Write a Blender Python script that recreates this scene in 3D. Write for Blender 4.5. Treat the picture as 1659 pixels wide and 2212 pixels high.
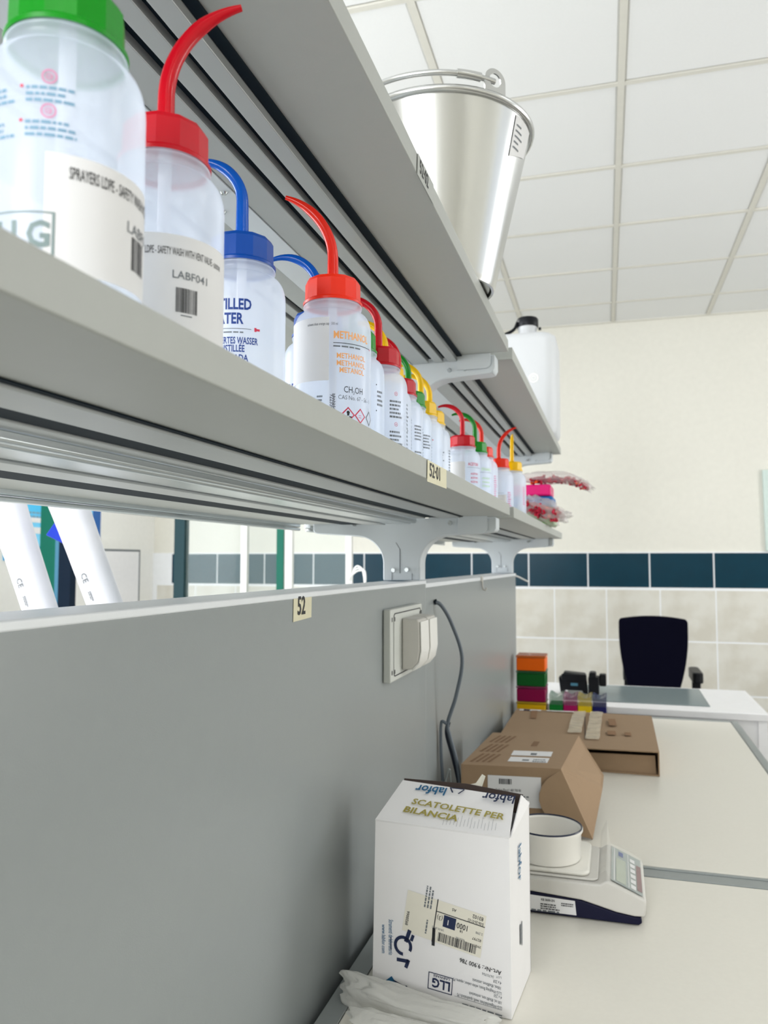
import bpy, math, random
from mathutils import Matrix, Vector, noise
random.seed(7)
for o in list(bpy.data.objects): bpy.data.objects.remove(o)
scene = bpy.context.scene
COL = scene.collection
PI = math.pi
R = math.radians

# ------------------------------------------------------------------ camera
CAM = Vector((0.37, 0.0, 1.4524))
YAW, PITCH, ROLL = 0.287276, 0.0638548, 0.00092239
fw = Vector((-math.sin(YAW)*math.cos(PITCH), math.cos(YAW)*math.cos(PITCH), math.sin(PITCH)))
rt0 = Vector((math.cos(YAW), math.sin(YAW), 0)); up0 = rt0.cross(fw)
rt = rt0*math.cos(ROLL) + up0*math.sin(ROLL); up = -rt0*math.sin(ROLL) + up0*math.cos(ROLL)
cd = bpy.data.cameras.new('camera'); cam = bpy.data.objects.new('camera', cd); COL.objects.link(cam)
cam.matrix_world = Matrix(((rt.x, up.x, -fw.x, CAM.x), (rt.y, up.y, -fw.y, CAM.y), (rt.z, up.z, -fw.z, CAM.z), (0, 0, 0, 1)))
cd.sensor_fit = 'HORIZONTAL'; cd.sensor_width = 36.0; cd.lens = 36.0*1691.8/1659.0
cd.clip_start = 0.02; cd.clip_end = 60
cd.dof.use_dof = True; cd.dof.focus_distance = 0.78; cd.dof.aperture_fstop = 14
scene.camera = cam

# ------------------------------------------------------------------ world, view
scene.view_settings.view_transform = 'Standard'; scene.view_settings.look = 'None'
scene.view_settings.gamma = 1.0; scene.view_settings.exposure = 0.12
scene.view_settings.use_curve_mapping = False
w = bpy.data.worlds.new('sky'); scene.world = w; w.use_nodes = True
w.node_tree.nodes['Background'].inputs[0].default_value = (0.88, 0.94, 1.0, 1)
w.node_tree.nodes['Background'].inputs[1].default_value = 1.0

# the room is turned 0.75 degrees against the bench; room coordinates (u, v) start below the camera
BW = 0.0130675
def RF(u, v, z=0.0):
    return Vector((CAM.x + u*math.cos(BW) - v*math.sin(BW), CAM.y + u*math.sin(BW) + v*math.cos(BW), z))
UL, UR, V0, V1, ZC = -3.468, 3.1, -2.6, 5.54, 3.102

def area(name, loc, direction, sx, sy, power, col=(1, 1, 1)):
    l = bpy.data.lights.new(name, 'AREA'); l.shape = 'RECTANGLE'; l.size = sx; l.size_y = sy
    l.energy = power; l.color = col
    o = bpy.data.objects.new(name, l); COL.objects.link(o); o.location = loc
    o.rotation_euler = Vector(direction).to_track_quat('-Z', 'Z').to_euler()
    return o
# daylight through the windows of the left and right walls, plus an added rear one (all outside the frame)
area('window_daylight', RF(UL+0.06, 1.2, 2.22), (1, 0.1, 0.0), 4.1, 1.2, 165, (0.93, 0.96, 1.0))
area('window_daylight', RF(UR-0.06, 3.0, 2.38), (-1, -0.05, 0.0), 3.7, 1.15, 70, (1.0, 0.99, 0.975))
area('window_daylight', RF(-1.0, V0+0.06, 2.2), (0.12, 1, 0.0), 1.3, 1.2, 84, (0.96, 0.975, 1.0))  # unseen rear window added as fill for carton and bottle fronts
FILL_LAMPS = [(-2.0425, 3.6217, 26), (0.3855, -1.127, 3), (-1.4355, 1.247, 6), (2.2065, 1.247, 6), (-1.4355, -1.127, 6), (2.2065, -1.127, 6)]  # unseen ceiling lamps added as fill; the first brightens the far left wall

# ------------------------------------------------------------------ materials
def lin(c):
    out = []
    for x in c[:3]:
        x = x/255.0
        out.append(x/12.92 if x <= 0.04045 else ((x+0.055)/1.055)**2.4)
    return (*out, 1.0)
MATS = {}
def mat(name, rgb, rough=0.5, metal=0.0, spec=0.5, var=0.04, scale=30.0, bump=0.0, bscale=200.0, alpha=None, coat=0.0,
        rgb2=None, stretch=None, emit=0.0, trans=0.0, sss=0.0):
    if name in MATS: return MATS[name]
    m = bpy.data.materials.new(name); m.use_nodes = True; nt = m.node_tree; N = nt.nodes; L = nt.links
    b = N['Principled BSDF']; c = lin(rgb)
    b.inputs['Roughness'].default_value = rough; b.inputs['Metallic'].default_value = metal
    b.inputs['Specular IOR Level'].default_value = spec; b.inputs['Coat Weight'].default_value = coat
    tc = N.new('ShaderNodeTexCoord'); src = tc.outputs['Object']
    if stretch:
        mp = N.new('ShaderNodeMapping'); mp.inputs['Scale'].default_value = stretch; L.new(src, mp.inputs[0]); src = mp.outputs[0]
    nz = N.new('ShaderNodeTexNoise'); nz.inputs['Scale'].default_value = scale; nz.inputs['Detail'].default_value = 4; L.new(src, nz.inputs[0])
    mx = N.new('ShaderNodeMix'); mx.data_type = 'RGBA'
    c2 = lin(rgb2) if rgb2 else tuple(max(0, x*(1-2*var)) for x in c[:3]) + (1,)
    mx.inputs[6].default_value = c; mx.inputs[7].default_value = c2
    if rgb2:
        rp = N.new('ShaderNodeValToRGB'); rp.color_ramp.elements[0].position = 0.4; rp.color_ramp.elements[1].position = 0.62
        L.new(nz.outputs['Fac'], rp.inputs[0]); L.new(rp.outputs[0], mx.inputs[0])
    else: L.new(nz.outputs['Fac'], mx.inputs[0])
    L.new(mx.outputs[2], b.inputs['Base Color'])
    if bump > 0:
        n2 = N.new('ShaderNodeTexNoise'); n2.inputs['Scale'].default_value = bscale; L.new(src, n2.inputs[0])
        bp = N.new('ShaderNodeBump'); bp.inputs['Strength'].default_value = bump; bp.inputs['Distance'].default_value = 0.002
        L.new(n2.outputs['Fac'], bp.inputs['Height']); L.new(bp.outputs[0], b.inputs['Normal'])
    if emit: b.inputs['Emission Color'].default_value = c; b.inputs['Emission Strength'].default_value = emit
    if sss: b.inputs['Subsurface Weight'].default_value = sss; b.inputs['Subsurface Scale'].default_value = 0.01
    if alpha is not None or trans:
        out = N['Material Output']; last = b.outputs[0]
        if trans:
            tl = N.new('ShaderNodeBsdfTranslucent'); tl.inputs[0].default_value = c
            ms = N.new('ShaderNodeMixShader'); ms.inputs[0].default_value = trans
            L.new(last, ms.inputs[1]); L.new(tl.outputs[0], ms.inputs[2]); last = ms.outputs[0]
        if alpha is not None:
            tp = N.new('ShaderNodeBsdfTransparent')
            ms = N.new('ShaderNodeMixShader'); ms.inputs[0].default_value = 1-alpha
            L.new(last, ms.inputs[1]); L.new(tp.outputs[0], ms.inputs[2]); last = ms.outputs[0]
        L.new(last, out.inputs[0])
    MATS[name] = m; return m
M_wall = mat('wall_paint', (229, 227, 217), 0.85, bump=0.03, bscale=120)
M_wallw = mat('white_wall_paint', (236, 236, 232), 0.8, bump=0.05, bscale=120)
M_ceil = mat('ceiling_tile', (240, 241, 240), 0.95, var=0.02, scale=120, bump=0.25, bscale=500)
M_grid = mat('ceiling_grid', (224, 222, 212), 0.6)
M_teal = mat('teal_tile', (4, 56, 74), 0.3, spec=0.2, var=0.15, scale=9)
M_beige = mat('beige_tile', (216, 214, 205), 0.4, rgb2=(204, 200, 188), scale=6)
M_grout = mat('grout', (240, 242, 244), 0.9)
M_floor = mat('floor_tile', (134, 132, 128), 0.35, scale=3, var=0.08)
M_panel = mat('grey_panel', (146, 152, 153), 0.32, var=0.02, scale=60, bump=0.05, bscale=900)
M_lam = mat('shelf_laminate', (172, 175, 171), 0.45, var=0.02, scale=80, bump=0.04, bscale=700)
M_alu = mat('aluminium', (196, 202, 204), 0.3, metal=0.85, var=0.03, stretch=(200, 1, 200), scale=3)
M_alum = mat('matt_aluminium', (178, 182, 182), 0.42, metal=0.35, var=0.03)
M_up = mat('powder_coated_steel', (212, 219, 224), 0.4, var=0.02)
M_capw = mat('white_cap_profile', (238, 242, 246), 0.35)
M_slot = mat('slot_shade', (12, 28, 38), 0.7, spec=0.15)  # dark tone stands in for shade inside slots, gap and hole
M_bench = mat('bench_laminate', (222, 219, 209), 0.33, var=0.03, scale=140)
M_trim = mat('grey_edge_trim', (150, 156, 156), 0.4, metal=0.3)
M_white = mat('white_plastic', (236, 236, 232), 0.4)
M_whitew = mat('white_table_laminate', (240, 240, 242), 0.35)
M_black = mat('black_plastic', (8, 11, 18), 0.4, spec=0.25)
M_fabric = mat('black_fabric', (4, 4, 20), 0.95, spec=0.08, bump=0.2, bscale=800)
M_ldpe = mat('ldpe', (234, 242, 254), 0.22, var=0.01, alpha=0.62, trans=0.55, spec=0.5)
M_ldpe2 = mat('neck_ldpe', (238, 243, 250), 0.2, var=0.01, alpha=0.66, trans=0.5)
M_tube = mat('dip_tube', (246, 247, 250), 0.3, trans=0.3)
CAPC = {'green': (0, 140, 16), 'red': (196, 0, 28), 'blue': (0, 70, 160), 'orange': (240, 44, 14), 'yellow': (248, 200, 0)}
M_cap = {k: mat('cap_'+k, v, 0.34, var=0.02, spec=0.3) for k, v in CAPC.items()}
NOZ = {'green': (0, 140, 30), 'red': (212, 0, 30), 'blue': (0, 92, 200), 'orange': (236, 40, 20), 'yellow': (255, 208, 0)}
M_noz = {k: mat('nozzle_'+k, v, 0.2, var=0.02, trans=0.12, spec=0.4) for k, v in NOZ.items()}
M_paper = mat('label_paper', (228, 228, 229), 0.7, var=0.02)
M_cream = mat('cream_sticker', (230, 226, 212), 0.7, var=0.03)
M_tape = mat('aged_tape', (226, 220, 190), 0.45, var=0.05)
M_ink = mat('black_ink', (28, 30, 36), 0.6)
M_inkg = mat('grey_ink', (110, 116, 122), 0.6)
M_inkgr = mat('greygreen_ink', (128, 146, 146), 0.6)
M_inkb = mat('blue_ink', (12, 58, 140), 0.6)
M_inkbl = mat('pale_blue_ink', (120, 160, 186), 0.6)
M_inko = mat('orange_ink', (255, 180, 110), 0.6)
M_inkr = mat('red_ink', (214, 54, 84), 0.6)
M_inkp = mat('pink_ink', (220, 130, 170), 0.6)
M_inkG = mat('green_ink', (190, 228, 170), 0.6)
M_inkn = mat('navy_ink', (20, 36, 74), 0.6)
M_inkt = mat('teal_ink', (20, 96, 140), 0.6)
M_olive = mat('olive_marker', (160, 148, 66), 0.6)
M_steel = mat('stainless_steel', (212, 213, 212), 0.24, metal=1.0, var=0.03, stretch=(1, 1, 0.02), scale=60)
M_screw = mat('screw_steel', (190, 196, 198), 0.25, metal=0.9)
M_hdpe = mat('hdpe', (230, 232, 234), 0.4, var=0.01, trans=0.35)
M_card = mat('brown_cardboard', (158, 132, 104), 0.85, var=0.06, stretch=(1, 6, 1), scale=40)
M_cardd = mat('cardboard_inside', (112, 90, 68), 0.9, var=0.06)
M_carton = mat('white_carton', (236, 235, 236), 0.6, var=0.02, scale=20)
M_kraft = mat('carton_inside', (64, 52, 48), 0.9)
M_cord = mat('grey_cord', (96, 106, 116), 0.5)
M_cordd = mat('dark_cord', (26, 34, 50), 0.5)
M_wrap = mat('bubble_wrap', (240, 240, 236), 0.2, var=0.03, alpha=0.82, trans=0.35, bump=0.8, bscale=110)
M_bag = mat('clear_bag', (240, 236, 236), 0.15, var=0.02, alpha=0.34, bump=0.5, bscale=60)
M_glass = mat('screen_glass', (222, 240, 236), 0.05, alpha=0.07, var=0.0)
M_dgreen = mat('dark_green_paint', (2, 48, 54), 0.4, spec=0.15)
M_green = mat('green_paint', (0, 96, 78), 0.4, spec=0.2)
M_navy = mat('navy_plastic', (10, 12, 44), 0.45, spec=.2)
M_grey = mat('grey_plastic', (206, 204, 198), 0.45)

# ------------------------------------------------------------------ mesh helpers
_txt = {}
def text_geo(s, size, bold=0.0):
    k = (s, bold)
    if k not in _txt:
        cu = bpy.data.curves.new('t', 'FONT'); cu.body = s; cu.size = 1.0; cu.offset = bold; cu.resolution_u = 2; cu.fill_mode = 'FRONT'
        ob = bpy.data.objects.new('t', cu); me = ob.to_mesh()
        _txt[k] = ([(v.co.x, v.co.y) for v in me.vertices], [tuple(p.vertices) for p in me.polygons])
        ob.to_mesh_clear(); bpy.data.objects.remove(ob); bpy.data.curves.remove(cu)
    v, f = _txt[k]
    return [(x*size, y*size) for x, y in v], f
def wloc(o):
    p = Vector((0, 0, 0))
    while o: p += o.location; o = o.parent
    return p
class MB:
    def __init__(s): s.v = []; s.f = []; s.m = []
    def add(s, vs, fs, mi=0):
        n = len(s.v); s.v += [tuple(p) for p in vs]; s.f += [tuple(i+n for i in f) for f in fs]; s.m += [mi]*len(fs); return s
    def box(s, x0, x1, y0, y1, z0, z1, mi=0, T=None):
        v = [(x0, y0, z0), (x1, y0, z0), (x1, y1, z0), (x0, y1, z0), (x0, y0, z1), (x1, y0, z1), (x1, y1, z1), (x0, y1, z1)]
        if T: v = [T @ Vector(p) for p in v]
        return s.add(v, [(0, 3, 2, 1), (4, 5, 6, 7), (0, 1, 5, 4), (1, 2, 6, 5), (2, 3, 7, 6), (3, 0, 4, 7)], mi)
    def lathe(s, prof, n=32, c=(0, 0, 0), mi=0, ph=0.0, cap0=False, cap1=False, sx=1, sy=1):
        v = []; f = []
        for r, z in prof:
            for i in range(n):
                a = ph + 2*PI*i/n; v.append((c[0]+sx*r*math.cos(a), c[1]+sy*r*math.sin(a), c[2]+z))
        for j in range(len(prof)-1):
            for i in range(n):
                a = j*n+i; b = j*n+(i+1) % n; f.append((a, b, b+n, a+n))
        if cap0: f.append(tuple(range(n-1, -1, -1)))
        if cap1: f.append(tuple(range((len(prof)-1)*n, len(prof)*n)))
        return s.add(v, f, mi)
    def tube(s, pts, rad, n=10, mi=0, caps=True):
        pts = [Vector(p) for p in pts]
        if not hasattr(rad, '__len__'): rad = [rad]*len(pts)
        v = []; f = []; prev = None
        for k, p in enumerate(pts):
            t = (pts[min(k+1, len(pts)-1)] - pts[max(k-1, 0)]).normalized()
            if prev is None:
                prev = t.orthogonal().normalized()
            x = (prev - t*prev.dot(t)).normalized(); y = t.cross(x); prev = x
            for i in range(n):
                a = 2*PI*i/n; v.append(p + (x*math.cos(a)+y*math.sin(a))*rad[k])
        for j in range(len(pts)-1):
            for i in range(n):
                a = j*n+i; b = j*n+(i+1) % n; f.append((a, b, b+n, a+n))
        if caps: f.append(tuple(range(n-1, -1, -1))); f.append(tuple(range((len(pts)-1)*n, len(pts)*n)))
        return s.add(v, f, mi)
    def prism(s, poly, d0, d1, fn, mi=0):
        n = len(poly); v = [fn(a, b, d0) for a, b in poly] + [fn(a, b, d1) for a, b in poly]
        f = [tuple(range(n-1, -1, -1)), tuple(range(n, 2*n))] + [(i, (i+1) % n, n+(i+1) % n, n+i) for i in range(n)]
        return s.add(v, f, mi)
    def slab(s, pts, th, mi=0):
        pts = [Vector(p) for p in pts]; nrm = (pts[1]-pts[0]).cross(pts[-1]-pts[0]).normalized()*th; n = len(pts)
        v = pts + [p+nrm for p in pts]
        f = [tuple(range(n-1, -1, -1)), tuple(range(n, 2*n))] + [(i, (i+1) % n, n+(i+1) % n, n+i) for i in range(n)]
        return s.add(v, f, mi)
    def text(s, body, size, fn, mi=0, bold=0.0, at=(0, 0), align='l', rot=0.0, sx=1.0):
        vs, fs = text_geo(body, size, bold)
        if not vs: return s
        vs = [(x*sx, y) for x, y in vs]; wd = max(x for x, y in vs)
        off = {'l': 0, 'c': -wd/2, 'r': -wd}[align]; c, q = math.cos(rot), math.sin(rot)
        return s.add([fn(at[0]+(x+off)*c-y*q, at[1]+(x+off)*q+y*c) for x, y in vs], fs, mi)
    def rect(s, u0, u1, v0, v1, fn, mi=0, n=1, rot=0.0, at=(0, 0)):
        c, q = math.cos(rot), math.sin(rot); v = []; f = []
        for i in range(n+1):
            u = u0+(u1-u0)*i/n
            for t in (v0, v1): v.append(fn(at[0]+u*c-t*q, at[1]+u*q+t*c))
        for i in range(n): f.append((2*i, 2*i+2, 2*i+3, 2*i+1))
        return s.add(v, f, mi)
    def ring(s, r0, r1, fn, at, mi=0, n=24, ky=1.0):
        v = []; f = []
        for i in range(n):
            a = 2*PI*i/n
            for r in (r0, r1): v.append(fn(at[0]+r*math.cos(a), at[1]+r*math.sin(a)*ky))
        for i in range(n):
            j = (i+1) % n; f.append((2*i, 2*i+1, 2*j+1, 2*j))
        return s.add(v, f, mi)
    def barcode(s, w_, h, fn, at, mi=0, rot=0.0, n=26):
        x = 0; xs = []
        for i in range(n):
            a = random.choice((1, 1, 2, 3)); xs.append((x, x+a)); x += a+random.choice((1, 1, 2))
        for a, b in xs: s.rect(a/x*w_, b/x*w_, 0, h, fn, mi, 1, rot, at)
        return s
    def scribble(s, w_, h, rows, fn, at, mi=0, rot=0.0, gap=0.5):
        for k in range(rows):
            x = 0; y = -(k+1)*h/rows; end = w_*random.uniform(0.65, 1)
            while x < end:
                l = random.uniform(0.05, 0.2)*w_
                s.rect(x, min(x+l, end), y, y+h/rows*gap, fn, mi, 2, rot, at); x += l+0.03*w_
        return s
    def mesh(s, name, mats, smooth=None):
        me = bpy.data.meshes.new(name); me.from_pydata(s.v, [], s.f)
        for m in (mats if isinstance(mats, (list, tuple)) else [mats]): me.materials.append(m)
        me.polygons.foreach_set('material_index', s.m)
        if smooth is not None:
            me.polygons.foreach_set('use_smooth', [True]*len(s.f))
            try: me.set_sharp_from_angle(angle=R(smooth))
            except Exception: pass
        me.update(); return me
    def build(s, name, mats, parent=None, smooth=None, bevel=0.0, local=False, seg=2):
        if parent is not None:
            if not local:
                b = wloc(parent); s.v = [(x-b.x, y-b.y, z-b.z) for x, y, z in s.v]
            loc = (0, 0, 0)
        elif not local:
            xs, ys, zs = zip(*s.v); loc = ((min(xs)+max(xs))/2, (min(ys)+max(ys))/2, min(zs))
            s.v = [(x-loc[0], y-loc[1], z-loc[2]) for x, y, z in s.v]
        else: loc = (0, 0, 0)
        o = bpy.data.objects.new(name, s.mesh(name, mats, smooth)); COL.objects.link(o); o.location = loc
        if parent is not None: o.parent = parent
        if bevel:
            md = o.modifiers.new('bevel', 'BEVEL'); md.width = bevel; md.segments = seg; md.limit_method = 'ANGLE'; md.angle_limit = R(40)
            for p in o.data.polygons: p.use_smooth = True
            try: o.data.set_sharp_from_angle(angle=R(50))
            except Exception: pass
        return o
def tag(o, label, cat, group=None):
    o['label'] = label; o['category'] = cat
    if group: o['group'] = group
    return o
def struct(o): o['kind'] = 'structure'; return o
def thing(name, loc, label, cat, group=None):
    o = bpy.data.objects.new(name, None); COL.objects.link(o); o.location = loc; o.empty_display_size = 0.05
    return tag(o, label, cat, group)
def part(name, mesh, parent, loc=(0, 0, 0), rotz=0.0):
    o = bpy.data.objects.new(name, mesh); COL.objects.link(o); o.parent = parent; o.location = loc; o.rotation_euler = (0, 0, rotz); return o
def XZ(y0=0): return lambda a, b, d: (a, d, b)
def XY(): return lambda a, b, d: (a, b, d)
def YZ(): return lambda a, b, d: (d, a, b)
def plane(o, ex, ey, eps=0.0004):
    o, ex, ey = Vector(o), Vector(ex), Vector(ey); n = ex.cross(ey).normalized()*eps
    return lambda u, v: o+ex*u+ey*v+n
def rrect(x0, x1, z0, z1, r, n=5, corners=(1, 1, 1, 1)):
    out = []
    for k, (cx, cz, a0) in enumerate(((x0+r, z0+r, 180), (x1-r, z0+r, 270), (x1-r, z1-r, 0), (x0+r, z1-r, 90))):
        if corners[k]:
            for i in range(n+1):
                a = R(a0+90*i/n); out.append((cx+r*math.cos(a), cz+r*math.sin(a)))
        else: out.append(((x0, z0), (x1, z0), (x1, z1), (x0, z1))[k])
    return out

# ------------------------------------------------------------------ the room
def room(o): o.location = (CAM.x, CAM.y, 0); o.rotation_euler = (0, 0, BW); return o
def roomobj(mb, name, mats, **k): return struct(room(mb.build(name, mats, local=True, **k)))
roomobj(MB().box(UL-.2, UR+.2, V0-.2, V1+.2, -0.1, 0), 'floor', M_floor)
wb = roomobj(MB().box(UL-.2, UR+.2, V1, V1+.2, 0, ZC+.1), 'wall_back', M_wall)
g = MB().box(UL, UR, V1-.0118, V1, 0.0, 1.5225).mesh('tile_bed', M_grout)
part('tile_bed', g, wb)
bt = MB(); a, b, c = .3955, .234, .009
bt.add([(0, 0, 0), (a, 0, 0), (a, 0, b), (0, 0, b), (.003, -c, .003), (a-.003, -c, .003), (a-.003, -c, b-.003), (.003, -c, b-.003)],
       [(4, 5, 6, 7), (0, 1, 5, 4), (1, 2, 6, 5), (2, 3, 7, 6), (3, 0, 4, 7)])
bt = bt.mesh('band_tile', M_teal)
k = -8
while -0.510+0.3988*k < UR-.4:
    if -0.510+0.3988*k > UL-.05: part('band_tile', bt, wb, (-0.508+0.3988*k, V1-.004, 1.2825))
    k += 1
a, b = .3405, .3345; et = MB()
et.add([(0, 0, 0), (a, 0, 0), (a, 0, b), (0, 0, b), (.003, -c, .003), (a-.003, -c, .003), (a-.003, -c, b-.003), (.003, -c, b-.003)],
       [(4, 5, 6, 7), (0, 1, 5, 4), (1, 2, 6, 5), (2, 3, 7, 6), (3, 0, 4, 7)])
et = et.mesh('wall_tile', M_beige)
for k in range(-9, 7):
    for j in range(4):
        z = 1.272-.3395*(j+1)
        part('wall_tile', et, wb, (-0.335+0.3439*k, V1-.004, max(z, -.06)+.003))
wl = MB()
for bx in ((UL-.2, UL, V0, V1, 0, 1.6), (UL-.2, UL, V0, V1, 2.85, ZC+.1), (UL-.2, UL, V0, -.9, 1.6, 2.85), (UL-.2, UL, 3.3, V1, 1.6, 2.85)): wl.box(*bx)
roomobj(wl, 'wall_left', M_wallw)
wr = MB()
for bx in ((UR, UR+.2, V0, V1, 0, 1.78), (UR, UR+.2, V0, V1, 2.98, ZC+.1), (UR, UR+.2, V0, 1.1, 1.78, 2.98), (UR, UR+.2, 4.9, V1, 1.78, 2.98)): wr.box(*bx)
roomobj(wr, 'wall_right', M_wall)
wq = MB()
for bx in ((UL-.2, UR+.2, V0-.2, V0, 0, 1.58), (UL-.2, UR+.2, V0-.2, V0, 2.85, ZC+.1), (UL-.2, -1.7, V0-.2, V0, 1.58, 2.85), (-.3, UR+.2, V0-.2, V0, 1.58, 2.85)): wq.box(*bx)
roomobj(wq, 'wall_rear', M_wall)
m = MB()
for i in range(3): m.box(-1.7+1.34*i/2, -1.64+1.34*i/2, V0-.13, V0-.07, 1.58, 2.85)
m.box(-1.7, -.3, V0-.13, V0-.07, 1.58, 1.64); m.box(-1.7, -.3, V0-.13, V0-.07, 2.79, 2.85); roomobj(m, 'added_rear_window', M_white)  # frame of the added rear window, out of view
for nm, u, va, vb, za, zb in (('window_1', UL-.1, -.9, 3.3, 1.6, 2.85), ('window_2', UR+.1, 1.1, 4.9, 1.78, 2.98)):
    m = MB(); t = .06; nn = 3
    for i in range(nn+1):
        v = va+(vb-va-t)*i/nn; m.box(u-.03, u+.03, v, v+t, za, zb)
    m.box(u-.03, u+.03, va, vb, za, za+t); m.box(u-.03, u+.03, va, vb, zb-t, zb)
    roomobj(m, nm, M_white)
ce = roomobj(MB().box(UL-.2, UR+.2, V0-.2, V1+.2, ZC+.03, ZC+.1), 'ceiling', M_ceil)
GU, GV, PU, PV = .0819, 2.7314, .607, .5935
ct = MB().add([(.012, .012, .004), (PU-.012, .012, .004), (PU-.012, PV-.012, .004), (.012, PV-.012, .004), (.018, .018, 0), (PU-.018, .018, 0), (PU-.018, PV-.018, 0), (.018, PV-.018, 0)],
              [(7, 6, 5, 4), (0, 4, 5, 1), (1, 5, 6, 2), (2, 6, 7, 3), (3, 7, 4, 0)]).mesh('ceiling_tile', M_ceil)
lamps = {(round((u-GU)/PU-.5), round((v-GV)/PV-.5)) for u, v, p in FILL_LAMPS}
rng = random.Random(3)
for i in range(-6, 5):
    for j in range(-9, 5):
        if (i, j) in lamps: continue
        part('ceiling_tile', ct, ce, (GU+i*PU, GV+j*PV, ZC+.003+rng.uniform(-.0015, .002)))
gr = MB().box(-.0118, .0118, V0, V1, ZC-.001, ZC+.03).mesh('grid_runner', M_grid)
for i in range(-5, 6): part('grid_runner', gr, ce, (GU+i*PU, 0, 0))
gc = MB().box(UL, UR, -.0105, .0105, ZC-.0005, ZC+.03).mesh('grid_cross_bar', M_grid)
for j in range(-8, 6):
    if GV+j*PV < V1-.05: part('grid_cross_bar', gc, ce, (0, GV+j*PV, 0))
for tr in (((UL, UR, V1-.022, V1, ZC-.003, ZC+.02)), ((UL, UL+.022, V0, V1, ZC-.003, ZC+.02)), ((UR-.022, UR, V0, V1, ZC-.003, ZC+.02))):
    part('wall_angle', MB().box(*tr).mesh('wall_angle', M_grid), ce)
M_led = mat('lamp_diffuser', (255, 252, 246), 0.6, emit=3.0)
for i, (u, v, pw) in enumerate(FILL_LAMPS):
    p = RF(u, v, ZC-.012); t = thing('added_ceiling_lamp', p, 'added unseen ceiling lamp panel '+('above the glass screen', 'above the near end of the bench', 'above the opposite bench', 'by the right wall ahead of the camera', 'by the left wall behind the camera', 'by the right wall behind the camera')[i], 'lamp', 'added unseen ceiling lamps')
    t.rotation_euler = (0, 0, BW)
    m = MB(); q = .29
    for bx in ((-q, q, -q, -q+.02, 0, .03), (-q, q, q-.02, q, 0, .03), (-q, -q+.02, -q, q, 0, .03), (q-.02, q, -q, q, 0, .03)): m.box(*bx)
    m.build('frame', M_white, t, local=True)
    MB().box(-q+.02, q-.02, -q+.02, q-.02, .008, .02).build('diffuser', M_led, t, local=True)
    area('added_lamp_light', p-Vector((0, 0, .004)), (0, 0, -1), .54, .54, pw, (1.0, .99, .96))
# pale board at the right edge on the back wall
m = MB(); p0 = [(1.0, 1.525), (1.9, 1.525), (1.9, 2.05), (.992, 2.05)]
m.prism(p0, V1-.03, V1-.001, lambda a, b, d: RF(a, d, b)); tag(m.build('wall_board', mat('pale_green_board', (206, 222, 216), 0.5), bevel=.003), 'pale green-grey board on the back wall at the right picture edge', 'board')

# ------------------------------------------------------------------ lab bench, partition, uprights, shelves
XC = -.045
t = thing('lab_bench_worktop', (.36, 1.5, .86), 'long cream laminate bench worktop with grey edge trim below the shelves', 'worktop')
MB().box(.041, .742, .03, 1.491, .862, .9).build('slab', M_bench, t, bevel=.002)
MB().box(.041, .742, 1.545, 2.978, .862, .9).build('slab', M_bench, t, bevel=.002)
o = MB().box(.041, .742, 1.4915, 1.5445, .862, .8985).box(.041, .742, 1.494, 1.503, .898, .9003).box(.041, .742, 1.533, 1.542, .898, .9003).build('joint_strip', M_trim, t, bevel=.001)
MB().box(.742, .768, .03, 3.008, .855, .9004).build('front_edge_trim', M_trim, t, bevel=.005, seg=3)
MB().box(.041, .742, 2.978, 3.008, .855, .9004).build('end_edge_trim', M_trim, t, bevel=.004)
MB().box(.013, .0405, .03, 3.0, .862, .9003).build('rear_rail', M_trim, t, bevel=.001)
MB().box(.0, .013, .03, 3.0, .86, .875).build('rear_gap', M_slot, t)
for i, (ya, yb) in enumerate(((.05, 1.5), (1.54, 2.98))):
    t = thing('base_cabinet', (.36, (ya+yb)/2, 0), ('white base cabinet under the near half of the bench', 'white base cabinet under the far half of the bench')[i], 'cabinet', 'bench base cabinets')
    MB().box(.05, .68, ya, yb, .08, .855).build('carcass', M_white, t)
    MB().box(.05, .62, ya+.02, yb-.02, 0, .08).build('plinth', M_black, t)
    for k in range(2):
        ys = ya+(yb-ya)/2*k+.004; d = MB().box(.681, .7, ys, ys+(yb-ya)/2-.008, .09, .85).build('door', M_white, t, bevel=.002)
        MB().box(.7, .715, ys+.3, ys+.42, .78, .79).build('handle', M_alu, d)
t = thing('opposite_worktop', (-.47, 1.5, 0), 'cream bench worktop on the far side of the grey partition', 'worktop')
MB().box(-.84, -.1, .03, 2.978, .862, .9).build('slab', M_bench, t)
MB().box(-.868, -.84, .03, 3.0, .855, .9004).build('edge_trim', M_trim, t)
MB().box(-.78, -.12, .05, 2.95, 0, .86).build('carcass', M_white, t)

t = thing('bench_partition', (XC, 1.5, .86), 'grey panel partition standing along the back of the bench', 'partition')
p1 = MB().box(-.014, 0, .03, 1.551, .877, 1.409).build('front_panel', M_panel, t, bevel=.0015)
p2 = MB().box(-.014, -.0008, 1.5535, 3.044, .877, 1.405).build('front_panel', M_panel, t, bevel=.0015)
MB().box(-.09, -.076, .03, 3.044, .877, 1.407).build('rear_panel', M_panel, t)
m = MB(); m.box(-.0895, -.0055, .03, 1.551, 1.4, 1.4135); m.box(-.0055, .0012, .03, 1.551, 1.408, 1.4155); m.build('top_cap', M_capw, t, bevel=.0015)
m = MB(); m.box(-.0895, .0, 1.5535, 3.046, 1.4, 1.4095); m.build('top_cap', M_capw, t, bevel=.0015)
MB().box(-.076, -.014, 3.03, 3.044, .877, 1.4).build('end_cap', M_panel, t)
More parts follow.
